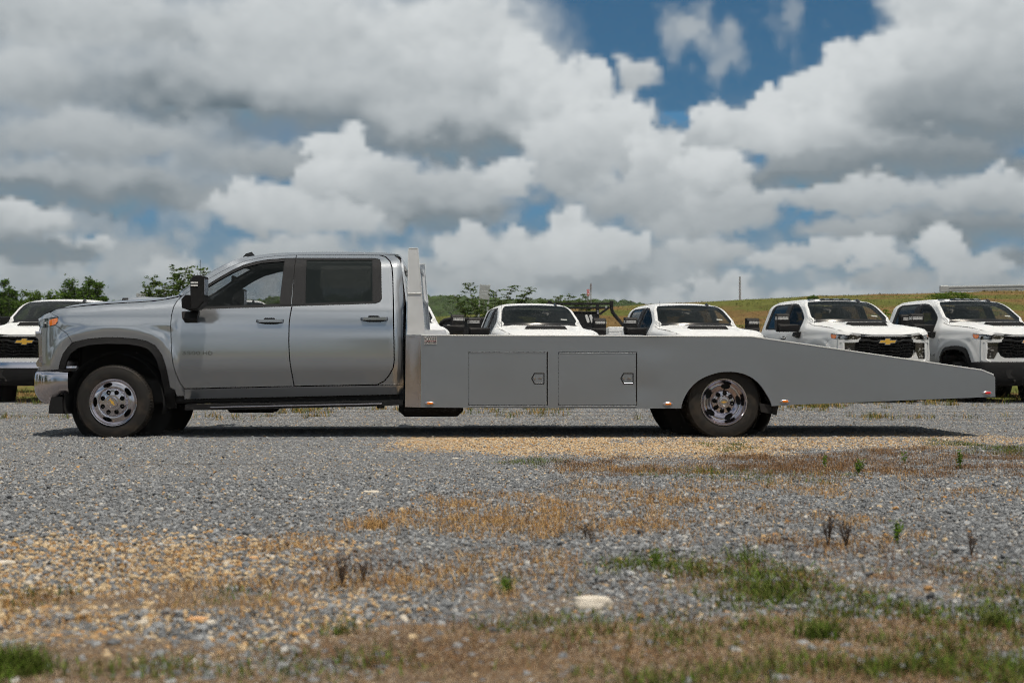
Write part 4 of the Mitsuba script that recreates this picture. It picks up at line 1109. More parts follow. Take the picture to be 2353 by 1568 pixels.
# ------------------------------------------------------------------ grasses
def blades(n, at, height, lean, width, colours, seed, bend=.5, z=None):
    """n grass blades at given roots, each a bent strip of three triangles with a colour of its own."""
    r = np.random.default_rng(seed)
    L = height * r.uniform(.5, 1.25, n)
    a = r.uniform(0, 2 * PI, n)
    th = np.abs(r.normal(0, lean, n)) if lean else r.uniform(1.25, 1.56, n)
    dx, dy = np.cos(a) * np.sin(th), np.sin(a) * np.sin(th)
    dz = np.cos(th)
    D = np.stack([dx, dy, dz], -1)
    side = np.stack([-np.sin(a + r.normal(0, .8, n)), np.cos(a), 0 * a], -1) * (width * r.uniform(.6, 1.2, n))[:, None] / 2
    B = at
    M = B + D * (L * .55)[:, None]
    D2 = D + np.stack([np.cos(a), np.sin(a), -np.ones(n)], -1) * (bend * r.uniform(.2, 1.0, n))[:, None]
    D2 /= np.linalg.norm(D2, axis=1, keepdims=True)
    E = M + D2 * (L * .5)[:, None]
    V = np.stack([B - side, B + side, M - side * .8, M + side * .8, E], 1).reshape(-1, 3)
    f = np.array([[0, 1, 3], [0, 3, 2], [2, 3, 4]])
    F = (f[None] + (np.arange(n) * 5)[:, None, None]).reshape(-1, 3)
    c = np.array(colours)
    w = r.random((n, 1))
    i = r.integers(0, len(c), n)
    j = r.integers(0, len(c), n)
    col = (c[i] * w + c[j] * (1 - w)) * r.uniform(.7, 1.25, (n, 1))
    return V, F, np.repeat(col, 5, 0)


def join_blades(key, sets, label):
    V, F, C, at = [], [], [], 0
    for v, f, c in sets:
        V.append(v)
        F.append(f + at)
        C.append(c)
        at += len(v)
    scene[key] = mikit.ply(trimesh.Trimesh(np.vstack(V), np.vstack(F), process=False), 'blade', color=np.vstack(C))
    labels[key] = {'label': label, 'kind': 'stuff'}


def scatter(patches, density, clump, seed, noise=2.1, thr=.42, spread=.045, rough=1.9):
    """Roots in tufts: tuft centres by density per square metre in each ragged patch, thinned by noise, then clump blades round each."""
    r = np.random.default_rng(seed)
    out = []
    for cx, cy, rx, ry, k in patches:
        ex, ey = rx * 1.5, ry * 1.9
        n = int(4 * ex * ey * density * k * .8)
        x, y = cx + ex * r.uniform(-1, 1, n), cy + ey * r.uniform(-1, 1, n)
        big = meshkit.fbm(np.stack([x * noise, y * noise, 0 * x + seed], -1), 4, seed) - .5
        small = meshkit.fbm(np.stack([x * 6.5, y * 6.5, 0 * x + seed], -1), 3, seed + 40)
        q = np.sqrt(((x - cx) / rx) ** 2 + ((y - cy) / ry) ** 2) + big * rough * 2
        keep = (r.random(n) < sstep(1.35, .45, q)) & (small > thr)
        x, y = x[keep], y[keep]
        c = r.integers(max(2, clump // 2), clump + 1, len(x))
        X, Y = np.repeat(x, c), np.repeat(y, c)
        X, Y = X + r.normal(0, spread, len(X)), Y + r.normal(0, spread, len(X))
        out.append(np.stack([X, Y], -1))
    p = np.vstack(out)
    p = p[(p[:, 1] > 2.6)]
    z = lot_z(p[:, 0], p[:, 1]) + .007 * mask_np(p[:, 0], p[:, 1], SOIL, 4)
    return np.c_[p, z]


DRY = [(.42, .24, .085), (.50, .31, .13), (.34, .18, .070), (.28, .16, .075), (.55, .40, .21)]
RED = [(.17, .090, .048), (.25, .14, .072), (.11, .066, .038), (.33, .22, .12)]
GREEN = [(.080, .112, .024), (.115, .150, .034), (.060, .085, .020), (.155, .170, .055)]
FRESH = [(.10, .19, .020), (.13, .23, .030), (.075, .145, .016)]
dry = [patch(1260, 1162, 260, 20), patch(840, 1214, 45, 14, 1.3), patch(712, 1268, 110, 20), patch(960, 1246, 90, 16), patch(1130, 1255, 220, 28, .8), patch(1300, 1205, 260, 22, .8), patch(1480, 1215, 180, 22, .9), patch(1560, 1262, 200, 30, .8), patch(1250, 1290, 230, 30, .6),
       patch(930, 1182, 45, 8, .8), patch(700, 1196, 30, 6, .6), patch(1480, 1085, 160, 12, .6), patch(1640, 1120, 200, 14, .4), patch(1900, 1255, 260, 36, .6), patch(2150, 1265, 160, 40, .7), patch(2250, 1130, 80, 8, .5), patch(1000, 1350, 220, 30, .6), patch(480, 1378, 260, 26, .5), patch(250, 1300, 200, 30, .25)]
red = [patch(1650, 1070, 260, 20, 1.0), patch(1980, 1062, 320, 22, 1.0), patch(1440, 1060, 160, 14, .6), patch(2260, 1075, 160, 24, 1.1), patch(2200, 1045, 200, 14, .7), patch(780, 1292, 70, 26, .7), patch(950, 1330, 180, 26, .6), patch(120, 1395, 170, 24, .9), patch(1920, 1262, 120, 28, 1.0), patch(2240, 1345, 150, 18, .8),
       patch(1200, 1480, 700, 60, .45), patch(1950, 1480, 600, 80, .6), patch(350, 1500, 500, 50, .35), patch(1750, 1330, 500, 40, .45)]
grn = [patch(1480, 1325, 170, 22, .9), patch(1760, 1345, 260, 40, .8), patch(2060, 1385, 280, 40, .8), patch(1480, 1450, 220, 45, .9), patch(1320, 1460, 130, 35, 1.0), patch(1700, 1460, 260, 40, .9), patch(1850, 1540, 420, 40, 1.3), patch(2150, 1540, 320, 60, 1.5), patch(2280, 1430, 160, 50, 1.2), patch(1500, 1545, 300, 30, .9),
       patch(450, 1545, 200, 18, .8), patch(200, 1550, 140, 16, .9), patch(1070, 1540, 180, 20, .5), patch(500, 1380, 60, 14, .5), patch(70, 1380, 60, 18, .8), patch(1720, 1092, 180, 10, .5), patch(1640, 1085, 80, 8, .7), patch(1800, 1110, 90, 8, .5), patch(2320, 1035, 90, 16, 1.0), patch(1700, 1028, 60, 8, .6), patch(1225, 1068, 60, 7, .7), patch(780, 1460, 40, 14, .8), patch(920, 1430, 60, 16, .5)]
fresh = [patch(35, 1548, 75, 34, 1.0), patch(1160, 1352, 14, 14, 1.5), patch(1710, 1290, 30, 10, 1.5), patch(1780, 1358, 40, 20, 1.3), patch(1555, 1445, 60, 22, 1.0), patch(1900, 1455, 90, 26, 1.2), patch(785, 1458, 24, 10, 1.5), patch(2100, 1555, 250, 24, 1.0), patch(1780, 1548, 160, 20, 1.0), patch(360, 1180, 20, 4, 1.2), patch(390, 1148, 20, 3, 1.0), patch(860, 1520, 60, 10, 1.2), patch(640, 1525, 50, 10, .8)]
far_g = [patch(1880, 941, 95, 5, 1.3), patch(705, 950, 55, 5, 1.0), patch(540, 962, 110, 4, .35), patch(60, 962, 110, 4, .4), patch(1190, 952, 90, 6, .5), patch(1290, 958, 50, 5, .5), patch(1530, 964, 70, 3, .5), patch(2000, 964, 40, 3, .6), patch(2140, 962, 130, 2, .6), patch(1000, 945, 90, 5, .5), patch(480, 940, 70, 4, .6), patch(2150, 935, 60, 3, .6), patch(1930, 932, 70, 3, 1.0), patch(1700, 945, 60, 4, .6), patch(900, 945, 120, 5, .35)]
grn += [patch(1950, 1440, 520, 100, .65), patch(1500, 1500, 420, 70, .6), patch(1420, 1420, 260, 50, .5), patch(2200, 1530, 300, 60, .8), patch(1850, 1545, 500, 40, .7), patch(900, 1540, 500, 30, .35), patch(2050, 1350, 400, 60, .35)]
dry += [patch(1150, 1230, 420, 70, .30), patch(1600, 1200, 420, 60, .25), patch(800, 1420, 500, 60, .22), patch(1900, 1130, 420, 40, .22), patch(300, 1400, 400, 50, .25)]
S = []
for p, dens, cl, h, lean, wd, col, sd in ((dry, 360, 20, .050, .85, .0030, DRY, 1), (red, 300, 20, .045, .9, .0028, RED, 2), (grn, 480, 13, .044, .80, .0040, GREEN + FRESH[:1] + GREEN[:2] + RED[:1], 3), (fresh, 200, 16, .070, .60, .0044, GREEN + FRESH[:1], 4), (far_g, 60, 18, .11, .55, .008, GREEN + DRY[:2], 5)):
    q = scatter(p, dens, cl, sd)
    S.append(blades(len(q), q, h, lean, wd, col, sd + 50))
# a thin litter of dead stems over the earth
q = scatter([(a, b, c, d, k) for a, b, c, d, k in SOIL if b < 8], 300, 7, 9, thr=.46, spread=.06)
S.append(blades(len(q), q + [0, 0, .004], .055, None, .0024, RED + DRY[2:4] + [(.08, .05, .03)], 77, bend=.1))
join_blades('lot_grass', S[:5], 'sparse dry and green grass growing through the gravel')
join_blades('dead_stems', S[5:], 'litter of dead brown stems lying on the earth in the foreground')
def tuft(px, py, w, h, n, lab, sd, col=FRESH):
    c = on_ground(px, py)
    k = c[1] / FOC
    r = np.random.default_rng(sd)
    at = np.c_[c[0] + r.normal(0, w * k / 4.4, n), c[1] + r.normal(0, w * k / 5, n), np.full(n, float(lot_z(c[0], c[1])) + .008)]
    v, f, cc = blades(n, at, h * k, .42, .0042, col, sd)
    key = key_free('grass_tuft')
    scene[key] = mikit.ply(trimesh.Trimesh(v, f, process=False), 'blade', color=cc)
    labels[key] = {'label': lab, 'category': 'grass tuft'}


for i, a in enumerate([(38, 1552, 150, 66, 700, 'thick bright green grass tuft in the bottom left corner', GREEN + FRESH[:1]), (1882, 1470, 120, 52, 200, 'tall green tuft left of the lower right corner, above the bottom edge', GREEN + FRESH[:1]), (2285, 1440, 80, 40, 260, 'green tuft at the right edge of the foreground', GREEN),
                       (1165, 1362, 26, 52, 26, 'small upright tuft left of the large pale rock', GREEN), (785, 1463, 50, 26, 50, 'small bright tuft in the middle of the brown earth', GREEN), (1760, 1372, 60, 36, 60, 'green tuft in the middle of the right foreground', GREEN),
                       (858, 1216, 60, 24, 130, 'yellow dry tuft on the grey gravel in the middle', DRY)]):
    tuft(*a[:6], 300 + i, *(a[6:] or ()))
# grass along the verge under the parked trucks and rough grass on the bank
r = np.random.default_rng(12)
n = 26000
vx, vy = r.uniform(-14, 15, n), 25.0 + r.random(n) ** 1.2 * 12
keep = meshkit.fbm(np.stack([vx * .8, vy * .8, 0 * vx], -1), 3, 31) > .56 - .16 * sstep(26, 28.5, vy)
vx, vy = vx[keep], vy[keep]
vz = np.where(vy < 27.5, lot_z(vx, vy), land_z(vx, vy))
Sv = [blades(len(vx), np.c_[vx, vy, vz - .01], .13, .6, .014, GREEN + DRY[:1] + RED[:1], 13)]
n = 13000
b, yy = r.uniform(-.12, .40, n), 40 + r.random(n) * 37.5
xx = b * yy
k = meshkit.fbm(np.stack([xx * .22, yy * .3, 0 * xx], -1), 4, 3)
zz = land_z(xx, yy)
g = k + .10 * (zz > 3.5) > .54
for sel, col, sd in ((g, [(.050, .066, .014), (.09, .105, .026), (.070, .080, .018)], 14), (~g, [(.115, .073, .029), (.155, .107, .044), (.09, .064, .026), (.075, .070, .023)], 15)):
    Sv.append(blades(int(sel.sum()), np.c_[xx[sel], yy[sel], zz[sel] - .02], .085, .9, .05, col, sd))
join_blades('bank_blades', Sv, 'rough grass standing on the verge and on the road bank')


# ------------------------------------------------------------------ the white pickups in the row behind
def build_pickup(roof_lamps, chrome_bumper=False):
    k = Kit()
    cab(k, 'white_paint')
    bumper(k, 'chrome' if chrome_bumper else 'black_plastic', True)
    for s in (-1, 1):
        sd = Polygon([(4.06, 1.43), (6.25, 1.43), (6.25, .66), (5.75, .62), (5.68, .86), (5.50, 1.0), (5.12, 1.0), (4.92, .86), (4.86, .60), (4.06, .60)])
        k.add('cargo_bed__side', sheet(sd, lambda a, b, d: np.stack([a, s * (1.02 - .05 * np.clip(.75 - b, 0, 1) - .04 * sstep(1.36, 1.44, b) - d), b], -1), .1, .06), 'white_paint')
        add_wheel(k, 'rear_wheel', WHEEL_FRONT, 5.30, s * .995, FRONT_AXLE[1], s)
        k.add('cargo_bed__wheel_house', sheet(Point(5.3, .40).buffer(.55), lambda a, b, d: np.stack([a, 0 * a + s * .70, b], -1), .3), 'black_liner')
    k.add('cargo_bed__floor', cbox((5.15, 0, .72), (2.15, 1.9, .10), .02), 'white_paint', 20)
    k.add('cargo_bed__tailgate', cbox((6.24, 0, 1.05), (.06, 1.86, .74), .02), 'white_paint', 20)
    k.add('chassis_frame', cat([bar((3.8, q, .58), (6.2, q, .58), .08, .18) for q in (-.42, .42)]), 'frame_black', 20)
    # dealer's tag on the windscreen
    k.add('windshield__tag', sheet(Polygon([(-.70, .16), (-.54, .16), (-.54, .20), (-.70, .20)]), lambda a, b, d: shield(a, b, d - .002), .1), 'paper')
    if roof_lamps:
        b = T_SHIELD + .16
        for a in (-.80, .80):
            p = shield if False else roof
            c = p(np.array([a]), np.array([b]), 0.0)[0]
            k.add('roof_lamp', hull([c + np.array(o) for o in ((-.08, -.055, -.008), (-.08, .055, -.008), (.10, -.05, -.008), (.10, .05, -.008), (-.03, -.035, .028), (-.03, .035, .028), (.05, -.03, .030), (.05, .03, .030))]), 'clear_reflector', 20)
        c = roof(np.array([0.]), np.array([b]), 0.0)[0]
        k.add('roof_lamp_bar__base', hull([c + np.array(o) for o in ((-.10, -.34, -.006), (-.10, .34, -.006), (.12, -.30, -.006), (.12, .30, -.006), (-.02, -.30, .030), (-.02, .30, .030), (.05, -.27, .032), (.05, .27, .032))]), 'black_gloss', 20)
        for v in (-.20, 0, .20):
            k.add('roof_lamp_bar__lens', hull([c + np.array((a, v + q, z)) for a, z in ((-.098, .002), (-.03, .032), (-.098, .010), (-.045, .034)) for q in (-.055, .055)]), 'clear_reflector', 20)
    return k


plain, lamps5, chromed = build_pickup(False), build_pickup(True), build_pickup(False, True)
ROW = [(chromed, -9.02, 26.1, 1.0, 'white pickup at the left edge, gold badge on black grille, partly behind the silver hood'),
       (plain, -5.35, 26.3, 9.0, 'white pickup glimpsed through the side window of the silver truck'),
       (plain, -2.10, 26.3, 9.0, 'white pickup mostly hidden by the silver cab and the headboard post'),
       (plain, .80, 27.2, 8.8, 'white pickup behind the tool box doors, black ladder rack rising behind it'),
       (plain, 4.04, 27.2, 10.5, 'white pickup behind the rear wheel arch, without roof lamps, badge hidden by the bed'),
       (lamps5, 6.93, 26.1, 10.5, 'white pickup with roof lamps and gold badge above the sloping bed'),
       (lamps5, 9.57, 26.1, 10.8, 'white pickup with roof lamps and open wheel arch beside the bed tail'),
       (plain, 12.42, 26.0, 10.5, 'white pickup cut off by the right edge of the photo')]
for kit_, x, y, a, lab in ROW:
    kit_.place('pickup_truck', T().translate([x, y, .040 if y < 27 else .0]).rotate([0, 0, 1], 90 + a), lab, 'truck', 'white pickups parked in a row')

# ------------------------------------------------------------------ black truck beds and the rack behind the row
def P3(px, py, Y):
    return np.array(site(px, py, Y))


k = Kit()
Y0 = 33.5
def rod(a, b, w, name, m='black_plastic'):
    k.add(name, bar(P3(*a, Y0), P3(*b, Y0), w), m, 20)
rod((1255, 697.5), (1404, 697.5), .055, 'cross_bar')
rod((1292, 706.8), (1392, 706.8), .050, 'cross_bar')
for px in (1263, 1404.5):
    rod((px, 690.5), (px, 702), .085, 'end_post')
rod((1372.5, 699), (1372.5, 760), .075, 'upright')
rod((1400, 705), (1377, 722), .055, 'brace')
pts = np.array([P3(a, b, Y0) for a, b in ((1404.5, 701), (1405, 710), (1407, 717), (1412, 724), (1418, 731), (1424, 738), (1430, 745), (1434, 752))])
k.add('curved_tube', tube(pts, .042, 12), 'black_plastic', 40)
rod((1392, 703), (1392, 709), .05, 'end_clamp', 'galvanised')
for q in (715, 719.5):
    c = P3(1372.8, q, Y0)
    k.add('bolt', move(trimesh.creation.icosphere(2, .022), c[0], c[1] - .04, c[2]), 'chrome')
c0, c1 = P3(1255, 718.5, Y0 + .5), P3(1371, 772, Y0 + .5)
k.add('tool_chest', cbox(((c0[0] + c1[0]) / 2, Y0 + .35, (c0[2] + c1[2]) / 2), (c1[0] - c0[0], .7, c0[2] - c1[2]), .03), 'black_gloss', 20)
k.add('tool_chest__lid', cbox(((c0[0] + c1[0]) / 2, Y0 + .34, c0[2] + .005), (c1[0] - c0[0] + .04, .74, .035), .012), 'black_plastic', 20)
for px in (1349, 1358.5):
    a, b = P3(px - 2, 725.5, Y0 - .02), P3(px + 2, 738, Y0 - .02)
    e = affinity.rotate(LineString([(a[0], a[2]), (b[0], b[2])]).buffer(.031), 0)
    k.add('work_lamp', sheet(e, lambda u, z, d: np.stack([u, 0 * u + Y0 - .035 + d, z], -1), .02, .03), 'led_white')
b0, b1 = P3(1340, 760, Y0), P3(1440, 930, Y0)
k.add('truck_bed', cbox(((c0[0] + c1[0]) / 2, Y0 + .8, .95), (2.1, 2.2, .25), .03), 'black_plastic', 20)
k.add('rear_wheel', cat([xf(trimesh.creation.cylinder(.40, .26, sections=32), trimesh.transformations.rotation_matrix(PI / 2, [0, 1, 0])).apply_translation([(c0[0] + c1[0]) / 2 + q, Y0 + 1.0, .44]) for q in (-.85, .85)]), 'rubber', 40)
k.place('service_rack', T(), 'black ladder rack with curved tube and two white lamp strips behind the white pickups', 'ladder rack')

k = Kit()
Yw = 33.0
a, b = P3(1397, 750.5, Yw), P3(1440, 775, Yw)
k.add('chest', cbox(((a[0] + b[0]) / 2, Yw + .3, (a[2] + b[2]) / 2 - .25), (b[0] - a[0], .6, a[2] - b[2] + .5), .015), 'white_paint', 20)
k.add('seam', bar((a[0], Yw - .002, a[2] - .12), (b[0], Yw - .002, a[2] - .10), .008, .008), 'black_liner', 20)
k.add('corner_post', cbox((a[0] - .045, Yw + .2, a[2] - .33), (.07, .5, .6), .01), 'galvanised', 20)
k.add('stand', cbox(((a[0] + b[0]) / 2, Yw + .3, .35), (b[0] - a[0] - .1, .5, .7), .02), 'frame_black', 20)
k.place('utility_box', T(), 'white side box with a thin seam between two white pickups', 'box')

k = Kit()
Yb = 33.5
out = [P3(1006, 768, Yb), P3(1008, 750, Yb), P3(1014, 741, Yb), P3(1022, 735.5, Yb), P3(1034, 733, Yb), P3(1185, 733, Yb), P3(1195, 736, Yb), P3(1203, 745, Yb), P3(1206, 768, Yb)]
k.add('frame', tube(np.array(out), .05, 10), 'black_plastic', 40)
pan = Polygon([(p[0], p[2]) for p in out])
k.add('panel', sheet(pan, lambda u, z, d: np.stack([u, 0 * u + Yb + .02 + d, z], -1), .1, .06), 'black_gloss')
for px in (1040.5, 1172):
    a, b = P3(px - 3, 739, Yb - .05), P3(px + 3, 756, Yb - .05)
    k.add('tail_lamp', cbox(((a[0] + b[0]) / 2, Yb - .03, (a[2] + b[2]) / 2), (.055, .05, a[2] - b[2]), .012), 'red_lens', 20)
a = P3(1030, 748, Yb)
k.add('lamp', cbox((a[0], Yb - .02, a[2]), (.09, .04, .045), .012), 'led_white', 20)
k.add('bed', cbox((float(np.mean([p[0] for p in out])), Yb + 1.5, 1.0), (2.1, 3.0, .22), .03), 'black_plastic', 20)
k.add('wheel', cat([xf(trimesh.creation.cylinder(.40, .26, sections=32), trimesh.transformations.rotation_matrix(PI / 2, [0, 1, 0])).apply_translation([float(np.mean([p[0] for p in out])) + q, Yb + 1.6, .44]) for q in (-.85, .85)]), 'rubber', 40)
k.place('black_truck', T(), 'black truck bed headboard with rounded corner and red lamp between white pickups', 'truck bed')

k = Kit()
Ye = 34.0
a, b = P3(-14, 727, Ye), P3(28, 748, Ye)
k.add('headboard', cbox(((a[0] + b[0]) / 2, Ye, (a[2] + b[2]) / 2), (b[0] - a[0], .08, a[2] - b[2]), .02), 'black_gloss', 20)
k.add('bed', cbox(((a[0] + b[0]) / 2 - .8, Ye + 1.4, 1.05), (b[0] - a[0] + 1.5, 2.8, .3), .03), 'black_plastic', 20)
k.add('wheel', xf(trimesh.creation.cylinder(.40, .26, sections=32), trimesh.transformations.rotation_matrix(PI / 2, [0, 1, 0])).apply_translation([a[0] - .4, Ye + 1.4, .44]), 'rubber', 40)
k.place('black_truck', T(), 'black truck bed at the far left edge behind the first white pickup', 'truck bed')

# ------------------------------------------------------------------ signs, poles, guard rail on the bank
def lz(x, y):
    return float(land_z(np.array([float(x)]), np.array([float(y)]))[0])


def sign_board(px0, py0, px1, py1, Y, lab, tilt=4.0):
    k = Kit()
    a, b = P3(px0, py0, Y), P3(px1, py1, Y)
    w, h = b[0] - a[0], a[2] - b[2]
    c = (a + b) / 2
    n = 5
    for i in range(n):
        k.add('panel', cbox((0, 0, h / 2 - (i + .5) * h / n), (w, .03, h / n - .012), .004), 'galvanised', 20)
    for q in (-.42, .45):
        k.add('post', bar((q * w, .09, h / 2 + .03), (q * w, .09, -(c[2] - lz(c[0] + q * w, Y)) - .1), .13, .09), 'galvanised', 20)
    for z in (-.3, .3):
        k.add('brace', bar((-.46 * w, .035, z * h), (.46 * w, .035, z * h), .06, .04), 'galvanised', 20)
    k.place('road_sign', T().translate(c.tolist()).rotate([0, 1, 0], tilt), lab, 'road sign')


sign_board(1101, 654, 1124, 688, 72, 'grey back of a road sign on two posts behind the leafy saplings')
sign_board(313, 674, 340, 690, 72, 'grey back of a road sign just above the silver hood', 0)
k = Kit()
Y = 74.0
a = P3(1351, 664, Y)
g = lz(a[0], Y)
k.add('post', tube([(a[0], Y + .04, g - .1), (a[0], Y + .04, a[2])], .035, 8), 'galvanised')
for i, (y0, y1) in enumerate(((664.5, 669.3), (670.5, 679))):
    p, q = P3(1347.8, y0, Y), P3(1354.2, y1, Y)
    k.add('panel', cbox(((p[0] + q[0]) / 2, Y, (p[2] + q[2]) / 2), (q[0] - p[0], .02, p[2] - q[2]), .004), 'sign_red', 20)
    k.add('panel__bar', cbox(((p[0] + q[0]) / 2, Y - .013, (p[2] + q[2]) / 2), ((q[0] - p[0]) * .7, .01, (p[2] - q[2]) * .22), .002), 'decal_white', 20)
k.place('road_sign', T(), 'small red sign with white bar on a thin post on the bank', 'road sign')
k = Kit()
a = P3(1358.5, 652, Y)
g = lz(a[0], Y)
k.add('post', tube([(a[0], Y + .6, g - .1), (a[0], Y + .6, a[2])], .035, 8), 'galvanised')
p, q = P3(1356.8, 650, Y), P3(1360.4, 665, Y)
k.add('panel', cbox(((p[0] + q[0]) / 2, Y + .55, (p[2] + q[2]) / 2), (.05, .10, p[2] - q[2]), .01), 'sign_brown', 20)
k.place('road_sign', T(), 'narrow brown sign seen edge on atop a tall thin post', 'road sign')
mat('sign_red', base_color=(.55, .10, .11), roughness=.5)
mat('sign_brown', base_color=(.14, .075, .05), roughness=.6)
mat('pole_wood', base_color=(.20, .19, .18), roughness=.9)
k = Kit()
a, b = P3(1699.5, 635, 82), P3(1699.5, 692, 82)
k.add('shaft', tube([(b[0], 82, lz(b[0], 82) - .2), ((a[0] + b[0]) / 2, 82, (a[2] + lz(b[0], 82)) / 2), (a[0], 82, a[2])], [.06, .055, .045], 10), 'pole_wood')
k.add('base', cbox((b[0] - .45, 82, lz(b[0], 82) + .14), (.5, .3, .35), .04), 'galvanised', 20)
k.place('utility_pole', T(), 'single grey pole standing on the crest of the bank', 'pole')
# guard rail: a beam on posts, its end piece to the left
k = Kit()
x0, x1 = P3(2163, 665, 77.6), P3(2560, 660, 79.5)
prof = np.array([(0, -.155), (.05, -.12), (.05, -.05), (-.02, -.02), (-.02, .02), (.05, .05), (.05, .12), (0, .155)])
xs = np.linspace(x0[0], x1[0] + 8, 40)
ys = np.linspace(77.4, 79.0, 40)
bz = np.array([P3(1176 + FOC * x / y, 663.5 - 4.0 * (1176 + FOC * x / y - 2163) / 190, y)[2] for x, y in zip(xs, ys)])
k.add('beam', grid(np.array([np.c_[np.full(8, x), y - prof[:, 0], z + prof[:, 1]] for x, y, z in zip(xs, ys, bz)])), 'galvanised', 30)
for x, y, z in list(zip(xs, ys, bz))[1::4]:
    k.add('post', bar((x, y + .12, lz(x, y) - .2), (x, y + .12, z + .10), .15, .12), 'galvanised', 20)
k.add('end_terminal', cbox((xs[0] + .05, ys[0] - .06, bz[0]), (.5, .12, .36), .03), 'galvanised', 20)
k.place('guard_rail', T(), 'galvanised guard rail along the top of the bank at the right', 'guard rail')

# ------------------------------------------------------------------ trees, saplings, bushes
def leaf_mat(name, a, b, trans=.7):
    scene[name] = {'type': 'principledthin', 'roughness': .5, 'diff_trans': trans, 'spec_trans': 0.0, 'eta': 1.4,
                   'base_color': mikit.proc(lambda p, n, uv: mikit.mix(a, b, uv.x) * (.75 + .5 * uv.y))}


leaf_mat('leaf_dark', (.050, .105, .016), (.100, .175, .028))
leaf_mat('leaf_mid', (.080, .145, .022), (.135, .210, .036))
leaf_mat('leaf_sapling', (.060, .105, .026), (.115, .165, .048))
leaf_mat('leaf_bright', (.085, .160, .018), (.14, .235, .030))
mat('bark', base_color=(.085, .068, .052), roughness=.9)


def leaves(at, size, seed, up=.5, aspect=.55):
    r = np.random.default_rng(seed)
    n = len(at)
    d = r.normal(0, 1, (n, 3))
    d[:, 2] = np.abs(d[:, 2]) * .4
    d /= np.linalg.norm(d, axis=1, keepdims=True)
    nn = r.normal(0, 1, (n, 3)) + np.array([0, -.2, up * 2])
    w = np.cross(d, nn)
    w /= np.linalg.norm(w, axis=1, keepdims=True)
    L = size * r.uniform(.6, 1.3, n)[:, None]
    V = np.stack([at - d * L / 2, at + w * L * aspect / 2, at + d * L / 2, at - w * L * aspect / 2], 1).reshape(-1, 3)
    F = (np.array([[0, 1, 2], [0, 2, 3]])[None] + (np.arange(n) * 4)[:, None, None]).reshape(-1, 3)
    uv = np.repeat(r.random((n, 2)), 4, 0)
    return trimesh.Trimesh(V, F, process=False), uv


def tree(key, x, y, z, lobes, n, size, m, lab, trunk=.12, seed=1, cat_='tree', group=None, place=True):
    """A tapered trunk with limbs into each lobe; the lobes (dx, dy, dz, rx, rz) are filled with leaf clumps."""
    r = np.random.default_rng(seed)
    k = Kit()
    wood = []
    top = max(l[2] for l in lobes)
    wood.append(tube([(0, 0, -.3), (.03, 0, top * .35), (0, .05, top * .75)], [trunk, trunk * .8, trunk * .35], 8))
    pts = []
    tot = sum(l[3] ** 2 * l[4] for l in lobes)
    for dx, dy, dz, rx, rz in lobes:
        wood.append(tube([(0, 0, top * .3), (dx * .5, dy * .5, top * .3 + (dz - top * .3) * .55), (dx, dy, dz)], [trunk * .6, trunk * .35, trunk * .12], 6))
        c = max(10, int(56 * (rx ** 2 * rz / tot) * len(lobes) / 2))
        cc = r.normal(0, 1, (c, 3))
        cc /= np.linalg.norm(cc, axis=1, keepdims=True)
        cc *= r.uniform(.35, 1.0, (c, 1)) ** .5 * np.array([rx, rx, rz])
        per = int(n * rx ** 2 * rz / tot / c)
        for q in cc:
            s = r.uniform(.22, .40)
            g = r.normal(0, 1, (per, 3)) * np.array([rx, rx, rz * .8]) * s * .62
            pts.append(np.array([dx, dy, dz]) + q + g)
    k.add('trunk', cat(wood), 'bark', 40)
    mesh, uv = leaves(np.vstack(pts), size, seed)
    k.parts.append(('crown', mikit.ply(mesh, m, uv=uv)))
    if place:
        k.place(key, T().translate([x, y, z]), lab, cat_, group)
    return k


def by(px, py, Y):
    p = P3(px, py, Y)
    return p[0], Y, lz(p[0], Y)


def rise(py, Y, z):
    return CAM_H + (830 - py) / FOC * Y - z


s = 120 / FOC
x, y, z = by(14, 690, 120)
h = rise(642, 120, z)
tree('tree', x, y, z, [(0, 0, h * .80, .75, h * .19), (-.3, 0, h * .52, 1.25, h * .26), (.35, 0, h * .40, 1.3, h * .26), (0, 0, h * .2, 1.4, h * .2)], 12000, .27, 'leaf_dark', 'dark dense tree at the left edge, pointed crown above the white pickup', .16, 3)
x, y, z = by(92, 690, 112)
h = rise(667, 112, z)
tree('tree', x, y, z, [(-1.0, 0, h * .78, .75, h * .20), (.1, 0, h * .84, .65, h * .16), (.95, 0, h * .78, .75, h * .2), (-.3, 0, h * .45, 1.3, h * .3), (.8, 0, h * .4, 1.2, h * .3)], 8000, .24, 'leaf_mid', 'low ragged light green tree between the two dark trees at left', .14, 4)
x, y, z = by(190, 690, 120)
h = rise(639, 120, z)
tree('tree', x, y, z, [(-.72, 0, h * .76, 1.05, h * .22), (.55, .3, h * .80, .95, h * .18), (1.25, 0, h * .70, .80, h * .20), (-.2, 0, h * .50, 1.55, h * .24), (.7, 0, h * .40, 1.5, h * .25), (-1.2, 0, h * .5, .8, h * .2)], 14000, .27, 'leaf_dark', 'round two lobed green tree left of the silver hood', .18, 5)
